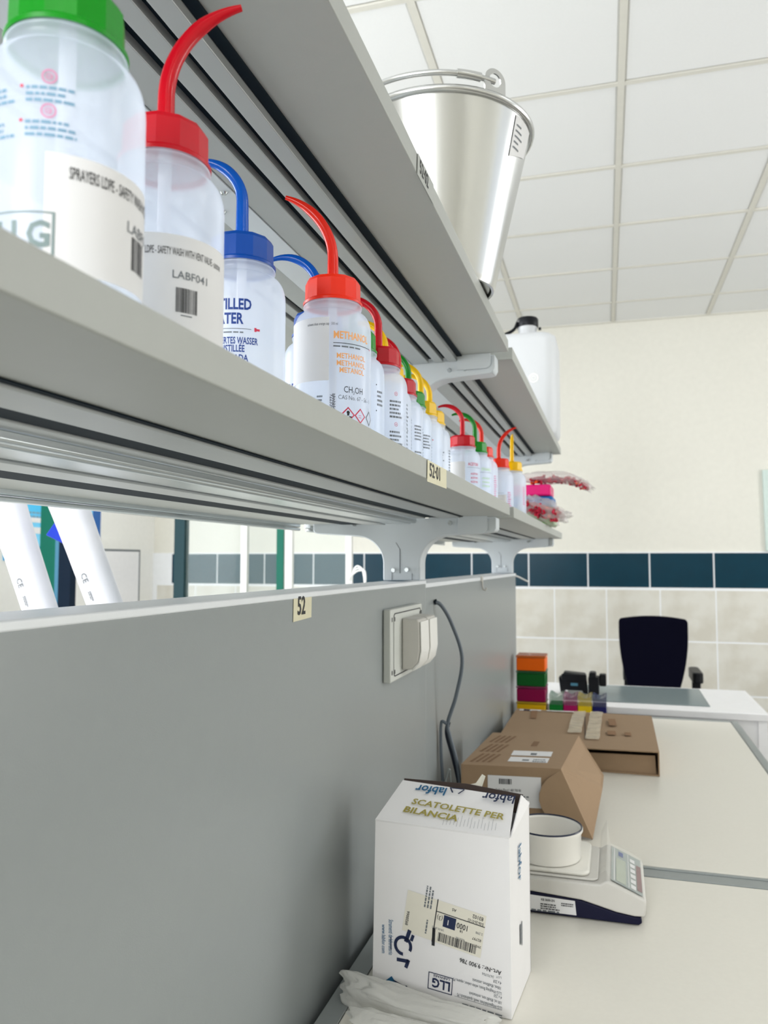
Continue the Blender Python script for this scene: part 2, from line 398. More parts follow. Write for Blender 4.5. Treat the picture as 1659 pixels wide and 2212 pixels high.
# sticker 52
m = MB(); fn = plane((.0, .869, 1.381), (0, 1, 0), (0, 0, 1), .0006)
m.slab([fn(0, 0), fn(.058, .002), fn(.059, .0335), fn(.001, .033)], .0002, 0)
m.text('52', .031, plane((.0003, .869, 1.381), (0, 1, 0), (0, 0, 1), .001), 1, .02, at=(.012, .008), sx=.82)
o = m.build('number_sticker', [M_tape, M_ink], p1); o['label'] = 'cream sticker reading 52'
# hook on the far panel
m = MB().tube([(.003, 2.235, 1.408), (.003, 2.235, 1.385), (.006, 2.235, 1.374), (.012, 2.235, 1.372), (.015, 2.235, 1.380)], .0025, 8)
m.box(-.0005, .004, 2.222, 2.245, 1.398, 1.4125); tag(m.build('wall_hook', M_grey), 'small pale hook on top of the far grey partition panel', 'hook')
# thin white plastic strip sticking out at the partition end
tag(MB().tube([(-.012, 3.047, 1.404), (.01, 3.062, 1.395), (.045, 3.08, 1.376)], .0032, 6).build('cable_tie', M_white), 'thin white plastic strip sticking out from the far partition end', 'strip')

def half(x_):  # mirror list of (x,z) about XC and join
    return x_ + [(2*XC-a, b) for a, b in reversed(x_)]
def upright(y0, y1, zb, label):
    t = thing('shelf_upright', (XC, (y0+y1)/2, zb), label, 'bracket', 'shelf uprights')
    pr = [(-.006, zb), (-.006, 1.45)]
    pr += [(.055-.061*math.cos(R(a)), 1.45+.056*math.sin(R(a))) for a in range(10, 91, 10)]
    pr += [(.137, 1.511), (.143, 1.5125), (.147, 1.518), (.147, 1.5402), (-.002, 1.5402), (-.006, 1.5412), (-.006, 1.765)]
    pr += [(.058-.064*math.cos(R(a)), 1.765+.058*math.sin(R(a))) for a in range(10, 91, 10)]
    pr += [(.135, 1.8275), (.143, 1.83), (.147, 1.838), (.147, 1.8638), (-.004, 1.8638), (-.006, 1.9)]
    MB().prism(half(pr), y0, y1, lambda a, b, d: (a, d, b)).build('plate', M_up, t, bevel=.002)
    def bolt(x, z, r=.0042):
        m = MB(); n = 10; v = []
        for k in range(n):
            a = 2*PI*k/n; v.append((x+r*math.cos(a), y0-.004, z+r*math.sin(a)))
        for k in range(n):
            a = 2*PI*k/n; v.append((x+r*1.1*math.cos(a), y0+.001, z+r*1.1*math.sin(a)))
        m.add(v, [tuple(range(n))[::-1]]+[(k, (k+1) % n, n+(k+1) % n, n+k) for k in range(n)]); m.build('bolt', M_screw, t, smooth=40)
    for x, z in ((-.062, 1.436), (-.034, 1.437), (.055, 1.838), (.086, 1.8385), (-.145, 1.838), (-.176, 1.8385), (.055, 1.53), (-.145, 1.53)): bolt(x, z)
    m = MB(); m.box(-.049, -.0475, y0-.0006, y0, 1.43, 1.478)
    m.slab([(-.049, y0-.0001, 1.478), (-.0475, y0-.0001, 1.478), (-.056, y0-.0001, 1.492), (-.0575, y0-.0001, 1.492)][::-1], .0005)
    m.build('seam_groove', M_inkg, t)
    MB().box(-.0655, -.0645, y0-.0006, y0, 1.416, 1.433).build('slot_line', M_inkg, t); MB().box(-.0235, -.0225, y0-.0006, y0, 1.416, 1.43).build('slot_line', M_inkg, t)
    return t
upright(1.5305, 1.5735, 1.4155, 'pale grey T-shaped shelf upright standing over the partition seam')
upright(2.985, 3.025, 1.411, 'pale grey T-shaped shelf upright at the far end of the partition')

def shelf(name, y0, y1, yr1, zb, th, label, low, mirror=False, xo=0.0, stick=None, tab=True):
    X = (lambda x: 2*XC-x) if mirror else (lambda x: x)
    t = thing(name, (X(.08), (y0+y1)/2, zb), label, 'shelf')
    def bx(x0, x1, ya, yb, za, zc):
        a, b = sorted((X(x0), X(x1))); return (a, b, ya, yb, za, zc)
    bd = MB().box(*bx(.0, .174+xo, y0, y1, zb, zb+th)).build('board', M_lam, t, bevel=.001)
    if low and mirror: strips, slots = ((-.012, .027),), ((.0275, .082),)
    elif low: strips, slots = ((.036, .077), (-.0125, .0055)), ((.0775, .0825), (.006, .0355))
    else: strips, slots = ((.0535, .0715), (.026, .0435), (-.0215, .0135)), ((.072, .082), (.044, .053), (.014, .0255))
    for a, b in strips: MB().box(*bx(a, b, y0, yr1, zb-(.0032 if low else .0115), zb-.0005)).build('rail', M_alum, t, bevel=.0008)
    for a, b in slots: MB().box(*bx(a, b, y0, yr1, zb-(.0015 if low else .003), zb-.0004)).build('slot_shade_strip', M_slot, t)  # dark strips painted in as the shade of the rail slots
    if tab and not mirror:
        zt = 1.508 if low else 1.836
        MB().prism(rrect(.072, .13 if low else .139, zt, zb-.0005, .012, 5, (0, 1, 0, 0)), yr1-.004, yr1-.001, lambda a, b, d: (a, d, b)).build('end_tab', M_up, t)
    if stick:
        ya, yb, za, zc, tx = stick; m = MB(); fn = plane((.174, ya, za), (0, 1, 0), (0, 0, 1), .0008); wd, hh = yb-ya, zc-za
        m.slab([fn(-.006, -.004), fn(wd+.012, -.003), fn(wd+.012, hh+.002), fn(-.004, hh+.002)], .0002, 0)
        m.text(tx, .0215, plane((.1743, ya, za), (0, 1, 0), (0, 0, 1), .0011), 1, .012, at=(.004, .003), sx=(wd-.008)/.062)
        o = m.build('number_sticker', [M_tape if low else M_lam, M_ink], bd); o['label'] = 'sticker reading '+tx
    return t
shelf('lower_shelf', .03, 1.527, 1.527, 1.543, .022, 'near lower shelf board carrying the row of wash bottles', True, stick=(.832, .915, 1.544, 1.562, '52·01'))
shelf('lower_shelf', 1.578, 3.05, 2.98, 1.541, .0225, 'far lower shelf board with the plastic bags at its end', True, xo=.0015)
shelf('upper_shelf', .03, 1.527, 1.527, 1.866, .0235, 'near upper shelf board carrying the steel bucket', False, stick=(.790, .850, 1.868, 1.887, '52·02'))
shelf('upper_shelf', 1.578, 3.05, 2.98, 1.8645, .0245, 'far upper shelf board carrying the white jerrycan', False, xo=.0015)
for y0, y1, tx in ((.03, 1.527, 'near'), (1.578, 2.982, 'far')):
    t = shelf('opposite_lower_shelf', y0, y1, min(y1, 2.98), 1.531, .022, tx+' lower shelf board on the far side of the partition', True, mirror=True)
    MB().box(-.276, -.2635, y0, y1, 1.5245, 1.552).build('front_lip', M_alu, t, bevel=.002); MB().box(-.274, -.2635, y0, y1, 1.5175, 1.5235).build('front_lip', M_alu, t, bevel=.002)
    shelf('opposite_upper_shelf', y0, y1, min(y1, 2.98), 1.866, .0235, tx+' upper shelf board on the far side of the partition', False, mirror=True)
for y0, y1, lb in ((.03, 1.528, 'near bright aluminium beam under the middle of the lower shelves'), (1.577, 2.983, 'far bright aluminium beam under the middle of the lower shelves')):
    t = thing('shelf_beam', (XC, (y0+y1)/2, 1.529), lb, 'beam', 'aluminium shelf beams')
    for a, b, z in ((-.023, -.0135, 1.5305), (-.050, -.0245, 1.529), (-.0765, -.0515, 1.5305)):
        MB().box(a, b, y0, y1, z, 1.541).build('profile_ridge', M_alu, t, bevel=.003, seg=3)
    MB().box(-.0760, -.0140, y0, y1, 1.5335, 1.5405).build('profile_core', M_alum, t)

for y0, y1, lb in ((.03, 1.528, 'near pale web plate under the middle of the upper shelves'), (1.577, 2.983, 'far pale web plate under the middle of the upper shelves')):
    t = thing('shelf_web', (XC, (y0+y1)/2, 1.852), lb, 'beam', 'upper web plates')
    MB().box(-.0675, -.0225, y0, y1, 1.8535, 1.864).build('plate', M_up, t)
    for yy in (.745, .79, 1.46):
        for xx in (-.032, -.056):
            if y0 < 1: MB().lathe([(.0001, -.0025), (.003, -.0022), (.0042, 0)], 12, (xx, yy if xx > -.04 else yy-.003, 1.8535)).build('screw', M_screw, t, smooth=50)

# ------------------------------------------------------------------ sockets and cord on the partition
t = thing('double_socket', (0.002, 1.35, 1.25), 'pale grey double socket box with two hinged lids on the partition', 'socket')
pl = MB().box(.0006, .0135, 1.245, 1.462, 1.254, 1.374).build('back_box', mat('socket_grey', (206, 209, 204), .4), t, bevel=.002)
m = MB(); fn = plane((.0137, 0, 0), (0, 1, 0), (0, 0, 1), .0003)
def outline(m, y0, y1, z0, z1, w_, r=.008):
    P = rrect(y0, y1, z0, z1, r, 4); Q = rrect(y0+w_, y1-w_, z0+w_, z1-w_, r, 4); n = len(P)
    m.add([fn(*p) for p in P]+[fn(*q) for q in Q], [(i, (i+1) % n, n+(i+1) % n, n+i) for i in range(n)])
outline(m, 1.263, 1.452, 1.262, 1.367, .0018)
for y, z in ((1.254, 1.357), (1.254, 1.27), (1.270, 1.357), (1.270, 1.27), (1.445, 1.357), (1.456, 1.358)):
    m.rect(-.0022, .0022, -.0035, .0035, fn, 0, at=(y, z))
m.build('gasket_and_screws', M_ink, pl)
for ya, yb in ((1.315, 1.377), (1.383, 1.445)):
    prof = [(.014, 1.267), (.030, 1.268), (.042, 1.281), (.0455, 1.300), (.0445, 1.350), (.041, 1.354), (.014, 1.356)]
    l = MB().prism(prof, ya, yb, lambda a, b, d: (a, d, b)).build('lid', M_grey, t, bevel=.003, seg=3)
    prof = [(.030, 1.268), (.0425, 1.281), (.0462, 1.300), (.0452, 1.350), (.0475, 1.350), (.0488, 1.3), (.0448, 1.279), (.033, 1.265)]
    MB().prism(prof, ya+.002, yb-.002, lambda a, b, d: (a, d, b)).build('lid_cover', M_white, l, bevel=.001)
def smooth_path(P, n=8):
    P = [Vector(p) for p in P]; out = []
    for i in range(len(P)-1):
        p0, p1, p2, p3 = P[max(i-1, 0)], P[i], P[i+1], P[min(i+2, len(P)-1)]
        for k in range(n):
            s = k/n; out.append(.5*((2*p1)+(-p0+p2)*s+(2*p0-5*p1+4*p2-p3)*s*s+(-p0+3*p1-3*p2+p3)*s**3))
    return out+[P[-1]]
t = thing('power_cord', (.04, 1.66, .9), 'grey power cord hanging in loops from a hole in the partition', 'cord')
MB().tube(smooth_path([(-.003, 1.628, 1.366), (.012, 1.635, 1.3625), (.031, 1.655, 1.323), (.053, 1.66, 1.25), (.0405, 1.66, 1.172), (.0215, 1.66, 1.112), (.024, 1.665, 1.085), (.038, 1.67, 1.03), (.0445, 1.675, .97), (.04, 1.685, .91)]), .0042, 8).build('cable', M_cord, t, smooth=60)
MB().tube(smooth_path([(.0225, 1.662, 1.112), (.018, 1.668, 1.085), (.03, 1.68, 1.03), (.04, 1.69, .97), (.036, 1.7, .906)]), .0048, 8).build('cable', M_cordd, t, smooth=60)
MB().tube(smooth_path([(.020, 1.655, 1.11), (.009, 1.655, 1.113), (.007, 1.656, 1.08), (.008, 1.658, 1.03), (.012, 1.66, .97), (.016, 1.66, .905)]), .0034, 8).build('cable', M_cord, t, smooth=60)
MB().tube(smooth_path([(.016, 1.64, .905), (.017, 1.64, .97), (.022, 1.64, 1.0), (.029, 1.64, 1.02), (.031, 1.645, .99), (.034, 1.65, .92)]), .0026, 8).build('cable', M_trim, t, smooth=60)
MB().lathe([(.0001, 0), (.0048, 0), (.0062, .004)], 12, (0.0, 0, 0)).build('cable_hole', M_slot, t, local=True).matrix_local = Matrix.Translation((-.0395, -.032, .4686)) @ Matrix.Rotation(PI/2, 4, 'Y')

# ------------------------------------------------------------------ wash bottles on the lower shelf
BR = .037; ZS = 1.5655
prof = [(.0005, .003), (.028, .0015), (.033, .0), (.0358, .0018), (BR, .005), (BR, .1045)]
prof += [(.0275+.0095*math.cos(R(a)), .1045+.0185*math.sin(R(a))) for a in range(12, 85, 12)]
prof += [(.0277, .1235), (.0272, .1285), (.0282, .1293), (.0282, .1308), (.0268, .1316), (.0268, .1338), (.0276, .1346), (.0258, .136), (.0255, .148)]
ME_body = MB().lathe(prof, 56).mesh('body', M_ldpe, 60)
def cap_mesh(c):
    m = MB(); m.lathe([(.0268, .0025), (.0265, .0205), (.0245, .0238), (.0065, .0245), (.0060, .0272), (.0052, .0285)], 12, cap1=True)
    m.lathe([(.0262, .0005), (.0284, -.0006), (.0286, .0016), (.0272, .0032), (.026, .0034)], 40)
    m.lathe([(.0262, .0005), (.0255, .019), (.0001, .0195)], 24)
    return m.mesh('cap', M_cap[c], 28)
def noz_mesh(c, kind):
    st, L, th = {'A': (.018, .085, 75), 'B': (.026, .076, 118), 'C': (.03, .062, 98), 'D': (.012, .07, 115)}[kind]
    P = []; RR = []; x = z = 0.0; n = 26; tot = st+L
    for i in range(n+1):
        s = tot*i/n; P.append((x, 0, z)); f = s/tot
        RR.append(.0055-.0012*f if f < .72 else .00464-.0026*(f-.72)/.28)
        ang = 0 if s < st else R(th)*(s-st)/L; ds = tot/n
        x += math.sin(ang)*ds; z += math.cos(ang)*ds
    return MB().tube(P, RR, 12).mesh('nozzle', M_noz[c], 60)
ME_dip = MB().tube([(0, 0, .008), (0, 0, .15)], .0042, 10).mesh('dip_tube', M_tube, 60)
_cm = {}; _nm = {}
def cylmap(phi, z0, r=BR+.0004):
    return lambda u, v: (r*math.cos(phi+u/r), r*math.sin(phi+u/r), z0+v)
def bottle(x, y, c, kind, ndir, label, prints=None, lab=None):
    t = thing('wash_bottle', (x, y, ZS), label, 'bottle', 'wash bottles on the lower shelf')
    if c not in _cm: _cm[c] = cap_mesh(c)
    if (c, kind) not in _nm: _nm[(c, kind)] = noz_mesh(c, kind)
    part('body', ME_body, t); part('dip_tube', ME_dip, t)
    cp = part('cap', _cm[c], t, (0, 0, .1325), R(ndir)); part('nozzle', _nm[(c, kind)], cp, (0, 0, .026))
    phi = math.atan2(CAM.y-y, CAM.x-x)
    if lab:
        a0, a1, z0, z1 = lab; m = MB(); f = cylmap(phi, 0, BR+.0002)
        m.rect(R(a0)*BR, R(a1)*BR, z0, z1, f, 0, 24); m.build('paper_label', M_paper, t, local=True, smooth=60)
    if prints:
        m = MB(); mats = []
        def P(fnname, *a, ang=0.0, z=0.0, ink=M_ink, **k):
            if ink not in mats: mats.append(ink)
            k['mi'] = mats.index(ink)
            getattr(m, fnname)(*a[:-1], cylmap(phi+R(ang), z), **k) if False else None
        def T(s_, size, ang, z, ink, bold=0.0, align='l', rot=0.0, sx=1.0):
            if ink not in mats: mats.append(ink)
            m.text(s_, size, cylmap(phi+R(ang), z), mats.index(ink), bold, align=align, rot=rot, sx=sx)
        def RC(u0, u1, v0, v1, ang, z, ink, n=8):
            if ink not in mats: mats.append(ink)
            m.rect(u0, u1, v0, v1, cylmap(phi+R(ang), z), mats.index(ink), n)
        def SC(w_, h, rows, ang, z, ink):
            if ink not in mats: mats.append(ink)
            m.scribble(w_, h, rows, cylmap(phi+R(ang), z), (0, 0), mats.index(ink))
        def BC(w_, h, ang, z, ink, n=26):
            if ink not in mats: mats.append(ink)
            m.barcode(w_, h, cylmap(phi+R(ang), z), (0, 0), mats.index(ink), n=n)
        def RG(r0, r1, ang, z, ink):
            if ink not in mats: mats.append(ink)
            m.ring(r0, r1, cylmap(phi+R(ang), z), (0, 0), mats.index(ink))
        def DM(s_, ang, z, ink, kx=1.0):
            if ink not in mats: mats.append(ink)
            f = cylmap(phi+R(ang), z); q = .0011
            o_ = [(0, -s_), (s_*kx, 0), (0, s_), (-s_*kx, 0)]; i_ = [(a*(1-q*1.5/s_), b*(1-q*1.5/s_)) for a, b in o_]
            m.add([f(*p) for p in o_+i_], [(k, (k+1) % 4, 4+(k+1) % 4, 4+k) for k in range(4)], mats.index(ink))
        prints(T, RC, SC, BC, RG, DM)
        m.build('print', mats, t, local=True)
    return t
def pr_green(T, RC, SC, BC, RG, DM):
    T('SPRAYERS LDPE - SAFETY WASH WITH VENT', .0078, 3, .0540, M_ink, .006, sx=.38)
    T('LABF0', .0075, 47, .0395, M_inkg, .005); BC(.0125, .016, 53, .0225, M_ink, 14)
    for z in (.0985, .083):
        RG(.0026, .0033, -11, z, M_inkp); RG(.0012, .0016, -11, z, M_inkp); T('AE', .0016, -12.2, z-.0006, M_inkp, .02)
        RG(.0, .0008, -29, z-.0045, M_inkr)
        SC(.024, .0085, 3, -26, z-.003, M_inkbl); SC(.02, .0085, 3, -64, z-.0035, M_inkbl)
    T('LLG', .016, -45, .0225, M_inkgr, .03, sx=.9)
    for a in ((-.0012, 0, -.004, .0155), (.0262, .0274, -.004, .0155)): RC(*a, -47, .0225, M_inkgr, 1)
    RC(-.0012, .0274, .0147, .0155, -47, .0225, M_inkgr); RC(-.0012, .0274, -.004, -.0032, -47, .0225, M_inkgr)
def pr_red(T, RC, SC, BC, RG, DM):
    T('LDPE - SAFETY WASH WITH VENT VALVE - acetone', .0064, -16, .0642, M_ink, .002, sx=.36)
    T('LABF041', .0066, 7.5, .0508, M_inkg, .004); BC(.0135, .0145, 11.3, .031, M_ink, 22); RC(.003, .010, -.002, -.0014, 11.3, .031, M_inkg)
def pr_blue(T, RC, SC, BC, RG, DM):
    T('DISTILLED', .0122, 12.5, .0868, M_inkb, .032, 'r', sx=.7); T('WATER', .0122, 3.0, .0752, M_inkb, .032, 'r', sx=.7)
    RC(-.044, 0, .0, .0005, 12.5, .0708, M_inkg, 16); SC(.034, .0022, 1, -42, .0698, M_inkg)
    T('DESTILLIERTES WASSER', .0076, 21, .0590, M_inkb, .024, 'r', sx=.58); T('EAU DISTILLÉE', .0076, 4.6, .0526, M_inkb, .024, 'r', sx=.62)
    T('AGUA DESTILADA', .0074, 9.2, .0452, M_inkb, .022, 'r', sx=.72)
    RC(.0016, .0045, -.0009, .0009, 16.5, .0711, M_inkr, 2); RC(.0, .0018, -.0016, .0016, 16.3, .0711, M_inkr, 1)
def pr_meth(T, RC, SC, BC, RG, DM):
    T('METHANOL', .0098, 1, .0912, M_inko, .022, sx=.74); RC(0, .0436, 0, .0006, 1, .0866, M_ink, 16); SC(.04, .0026, 1, 1, .0858, M_inkg)
    RG(0, .0008, 68, .0865, M_inkr)
    T('METHANOL', .0068, 5.5, .0730, M_inko, .018, sx=.86); T('METHANOL', .0068, 5.5, .0662, M_inko, .018, sx=.86); T('METANOL', .0068, 9.5, .0598, M_inko, .018, sx=.86)
    T('CH', .0084, 16, .0415, M_ink, sx=.78); T('3', .0046, 30.5, .0402, M_ink, sx=.8); T('OH', .0084, 33.5, .0415, M_ink, sx=.78)
    T('CAS No. 67 - 56 - 1', .0056, 8, .0350, M_inkg, sx=.86)
    for a in (23, 44, 67): DM(.0072, a, .0212, M_inkr if a < 60 else M_inkg, .98)
    RG(0, .0016, 23, .0232, M_ink); RC(-.0011, .0011, -.0022, .0, 23, .0225, M_ink, 1); RC(-.0034, -.0006, -.0048, -.002, 23, .0222, M_ink, 1); RC(.0008, .0036, -.0052, -.0024, 23, .0222, M_ink, 1)
    for k in range(6): RC(-.002+.0012*(k % 3), -.0012+.0012*(k % 3), -.002+.002*(k//3), -.001+.002*(k//3), 44, .0212, M_inkp, 1)
    T('922350', .0058, -3.3, .0395, M_ink, .0, rot=-PI/2, sx=.8); SC(.003, .016, 7, .2, .041, M_inkg)
    SC(.006, .014, 4, -22, .040, M_inkg); T('solvent class orange cap · 500 ml', .0036, -38, .1035, M_inkg, .004, sx=.62)
def pr_lines(ang, circ=True, green=False):
    def f(T, RC, SC, BC, RG, DM):
        for z in (.088, .050):
            if circ: RG(.0020, .0025, ang+14, z+.006, M_inkr); RG(0, .0007, ang+14, z+.006, M_inkr)
            SC(.020, .024, 5, ang, z, M_inkg)
        SC(.012, .060, 12, ang+50, .088, M_inkg)
    return f
def pr_acet(T, RC, SC, BC, RG, DM):
    T('ACETON', .0092, 17.5, .0895, M_inkr, .02, sx=.72); RC(-.002, .040, 0, .0006, 17.5, .0855, M_inkg, 10)
    for z in (.0705, .062, .0535): T('ACETON', .0058, 27, z, M_inkr, .022, sx=.82)
def pr_etha(T, RC, SC, BC, RG, DM):
    T('ETHANOL', .0092, 22, .0895, M_inkG, .02, sx=.72); RC(-.002, .040, 0, .0006, 20, .0855, M_inkg, 10)
    for z in (.0705, .062, .0535): T('ETHANOL', .0058, 25, z, M_inkG, .022, sx=.82)
def pr_small(T, RC, SC, BC, RG, DM):
    RC(-.02, .016, 0, .0007, -4, .064, M_inkg, 8); SC(.008, .004, 2, -36, .056, M_inkg); RC(0, .0012, -.012, 0, -34, .048, M_ink, 1); SC(.014, .05, 9, 36, .07, M_inkp)
def pr_edge(T, RC, SC, BC, RG, DM):
    SC(.012, .05, 10, 48, .09, M_inkp); BC(.008, .008, 58, .008, M_ink, 6)
LFT, RGT = 180+16.5, 16.5
bottle(.1187, .3072, 'green', 'A', RGT, 'large out-of-focus wash bottle with green cap nearest the camera', pr_green, (-12.3, 96, -.0+.012, .0648))
bottle(.1031, .4179, 'red', 'A', RGT+4, 'wash bottle with red cap and tall red nozzle, label LABF041', pr_red, (-60, 88, .012, .0765))
bottle(.0719, .5851, 'blue', 'C', LFT, 'blue-capped wash bottle printed with distilled water in blue', pr_blue)
bottle(.1125, .6965, 'orange', 'A', LFT, 'orange-capped wash bottle printed with methanol in pale orange', pr_meth, (-88, -5, .052, .111))
bottle(.060, .792, 'blue', 'B', LFT, 'blue-capped wash bottle half hidden behind the methanol bottle', lambda T, RC, SC, BC, RG, DM: (T('DISTILLED', .0122, -88, .0868-.02, M_inkb, .028, sx=.66), T('WATER', .0122, -88, .0752-.02, M_inkb, .028, sx=.66)))
bottle(.0765, .864, 'green', 'D', LFT, 'green-capped wash bottle just right of the methanol bottle', lambda T, RC, SC, BC, RG, DM: (SC(.012, .02, 4, 48, .086, M_inkg), RG(0, .0008, 46, .09, M_ink), RG(0, .0008, 46, .06, M_ink)))
bottle(.0838, .9425, 'red', 'B', LFT, 'red-capped wash bottle with two red circles and text lines, after the green one', pr_lines(22))
bottle(.0652, 1.035, 'yellow', 'B', LFT-12, 'yellow-capped wash bottle squeezed between two red-capped ones', pr_lines(30, False))
bottle(.0627, 1.1135, 'red', 'B', LFT, 'red-capped wash bottle right before the second green cap', pr_lines(40, False))
bottle(.0558, 1.2003, 'green', 'B', LFT, 'green-capped wash bottle between a red and a yellow cap in the row', pr_lines(38, False))
bottle(.0567, 1.2807, 'yellow', 'B', LFT, 'first of two neighbouring yellow-capped wash bottles above sticker 52·01', lambda T, RC, SC, BC, RG, DM: (RC(0, .014, 0, .0008, 10, .088, M_inkg, 4), RG(0, .001, 32, .0884, M_inkr)))
bottle(.0523, 1.3653, 'yellow', 'B', LFT, 'second of two neighbouring yellow-capped wash bottles, nearest the acetone bottle', pr_lines(14, False))
bottle(.0584, 1.6499, 'red', 'B', LFT, 'red-capped wash bottle printed with aceton in red', pr_acet, (-75, 8, .03, .098))
bottle(.0684, 1.7484, 'green', 'B', LFT, 'green-capped wash bottle with pale green print, after the acetone bottle', pr_etha)
bottle(.0707, 1.8265, 'orange', 'B', LFT, 'orange-red capped wash bottle behind the pale green printed one', pr_edge)
bottle(.080, 2.045, 'orange', 'A', RGT, 'wash bottle with orange-red cap and nozzle curving right, beside the last yellow cap', pr_small, (-70, 30, .02, .06))
bottle(.1045, 2.1225, 'yellow', 'C', -80, 'yellow-capped wash bottle, last of the row beside the plastic bags', pr_edge)

# ------------------------------------------------------------------ bags and packets at the shelf end
def lump(name, c, sx, sy, sz, amp, mats, label=None, cat=None, freq=18.0, bend=None, parent=None, seed=0, nu=28, nv=18, pinch=0.0):
    m = MB(); v = []; f = []
    for j in range(nv+1):
        th = PI*j/nv
        for i in range(nu):
            a = 2*PI*i/nu; d = Vector((math.sin(th)*math.cos(a), math.sin(th)*math.sin(a), math.cos(th)))
            d2 = Vector([math.copysign(abs(q)**.72, q) for q in d])
            n_ = 1+amp*noise.noise(d2*freq*.12+Vector((seed, 0, 0)))+amp*.5*noise.noise(d2*freq*.3+Vector((0, seed, 0)))
            p = Vector((d2.x*sx*n_, d2.y*sy*n_, d2.z*sz*n_))
            if bend: p = bend(p)
            v.append((c[0]+p.x, c[1]+p.y, c[2]+p.z))
    for j in range(nv):
        for i in range(nu): f.append((j*nu+i, (j+1)*nu+i, (j+1)*nu+(i+1) % nu, j*nu+(i+1) % nu))
    m.add(v, f); o = m.build(name, mats, parent, smooth=75)
    if label: tag(o, label, cat)
    return o
M_pink = mat('pink_pack', (246, 10, 130), .35); M_bl = mat('blue_pack', (0, 112, 190), .4); M_lg = mat('green_pack', (92, 170, 40), .4)
M_redb = mat('red_bits', (206, 30, 66), .35, rgb2=(150, 20, 40), scale=90); M_or = mat('orange_bit', (250, 96, 20), .4)
tag(MB().box(.05, .184, 2.42, 2.545, 1.655, 1.69).build('packet', M_pink, bevel=.006, seg=3), 'bright pink flat packet on top of the blue one at the shelf end', 'packet', 'stacked packets')
tag(MB().box(.05, .190, 2.425, 2.55, 1.622, 1.6545).build('packet', M_bl, bevel=.007, seg=3), 'blue flat packet under the pink one at the shelf end', 'packet', 'stacked packets')
tag(MB().box(.05, .192, 2.43, 2.555, 1.5645, 1.6215).build('packet', M_lg, bevel=.004), 'green packet at the bottom of the packet pile', 'packet', 'stacked packets')
def bits(parent, c, s, n, seed, rad=.0045, bend=None, m2=None):
    rn = random.Random(seed); m = MB()
    for k in range(n):
        p = Vector((rn.uniform(-1, 1)*s[0], rn.uniform(-1, 1)*s[1], rn.uniform(-1, 1)*s[2]))
        if bend: p = bend(p)
        q = Vector(c)+p; m.tube([q, q+Vector((rn.uniform(-1, 1), rn.uniform(-1, 1), rn.uniform(-.6, .6))).normalized()*rad*2.4], [rad, rad*.8], 6, rn.random() < .08 and 1 or 0)
    o = m.build('red_pieces', [M_redb, M_or], parent); o['kind'] = 'stuff'; return o
def bd1(p): return Vector((p.x, p.y, p.z-max(0, p.x-.0)**2*2.6-.06*max(0, p.x)))
t = thing('plastic_bag', (.2, 2.48, 1.692), 'clear plastic bag with red pieces lying over the pink packet and overhanging right', 'bag')
lump('film', (.195, 2.48, 1.716), .108, .05, .018, .35, M_bag, bend=bd1, parent=t, seed=3)
bits(t, (.205, 2.475, 1.708), (.085, .026, .007), 150, 5, .0046, bd1)
t = thing('plastic_bag', (.16, 2.36, 1.565), 'crumpled clear plastic bag with red pieces hanging at the shelf edge', 'bag')
def bd2(p):
    z = p.z-.34*p.x
    return Vector((p.x, p.y, max(z, -.034) if p.x < .014 else z))
lump('film', (.165, 2.36, 1.606), .062, .05, .034, .4, M_bag, bend=bd2, parent=t, seed=9)
lump('film', (.226, 2.37, 1.592), .022, .018, .010, .5, M_bag, parent=t, seed=12)
bits(t, (.163, 2.345, 1.603), (.046, .034, .016), 190, 8, .0048, bd2)

# ------------------------------------------------------------------ steel bucket and jerrycan on the upper shelf
bx_, by_, bz_ = .1, 1.23, 1.8898
t = thing('steel_bucket', (bx_, by_, bz_), 'shiny stainless steel bucket with bail handle on the upper shelf', 'bucket')
H = .262
MB().lathe([(.0005, .004), (.082, .004), (.085, 0), (.089, 0), (.0905, .003), (.0925, .010), (.149, H-.008), (.1465, H-.006), (.088, .012), (.0005, .008)], 72, (bx_, by_, bz_)).build('body', M_steel, t, smooth=35)
pts = [(bx_+.151*math.cos(2*PI*i/64), by_+.151*math.sin(2*PI*i/64), bz_+H-.006) for i in range(65)]
MB().tube(pts, .0055, 8).build('rim', M_steel, t, smooth=60)
la = R(-44)   # lug direction
for s_ in (0, PI):
    d = Vector((math.cos(la+s_), math.sin(la+s_), 0)); e = Vector((-d.y, d.x, 0)); c0 = Vector((bx_, by_, bz_+H-.004))+d*.152
    m = MB()
    # lug plate with a hole: strip between outer outline and hole
    n = 36; A = []; B = []
    for k in range(n):
        a = 2*PI*k/n; q = Vector((math.cos(a), math.sin(a)))
        rad = min(.019/max(abs(q.x), 1e-6), .023/max(abs(q.y), 1e-6)) if q.y < 0 else .019
        A.append(c0+e*(q.x*rad)+Vector((0, 0, .0195+q.y*rad))); B.append(c0+e*(q.x*.0105)+Vector((0, 0, .0205+q.y*.0105)))
    vs = [p+d*.0012 for p in A+B]+[p-d*.0012 for p in A+B]; fs = []
    for k in range(n):
        j = (k+1) % n; fs += [(k, j, n+j, n+k), (2*n+k, 3*n+k, 3*n+j, 2*n+j), (k, 2*n+k, 2*n+j, j), (n+k, n+j, 3*n+j, 3*n+k)]
    m.add(vs, fs); m.build('handle_lug', M_steel, t, smooth=40)
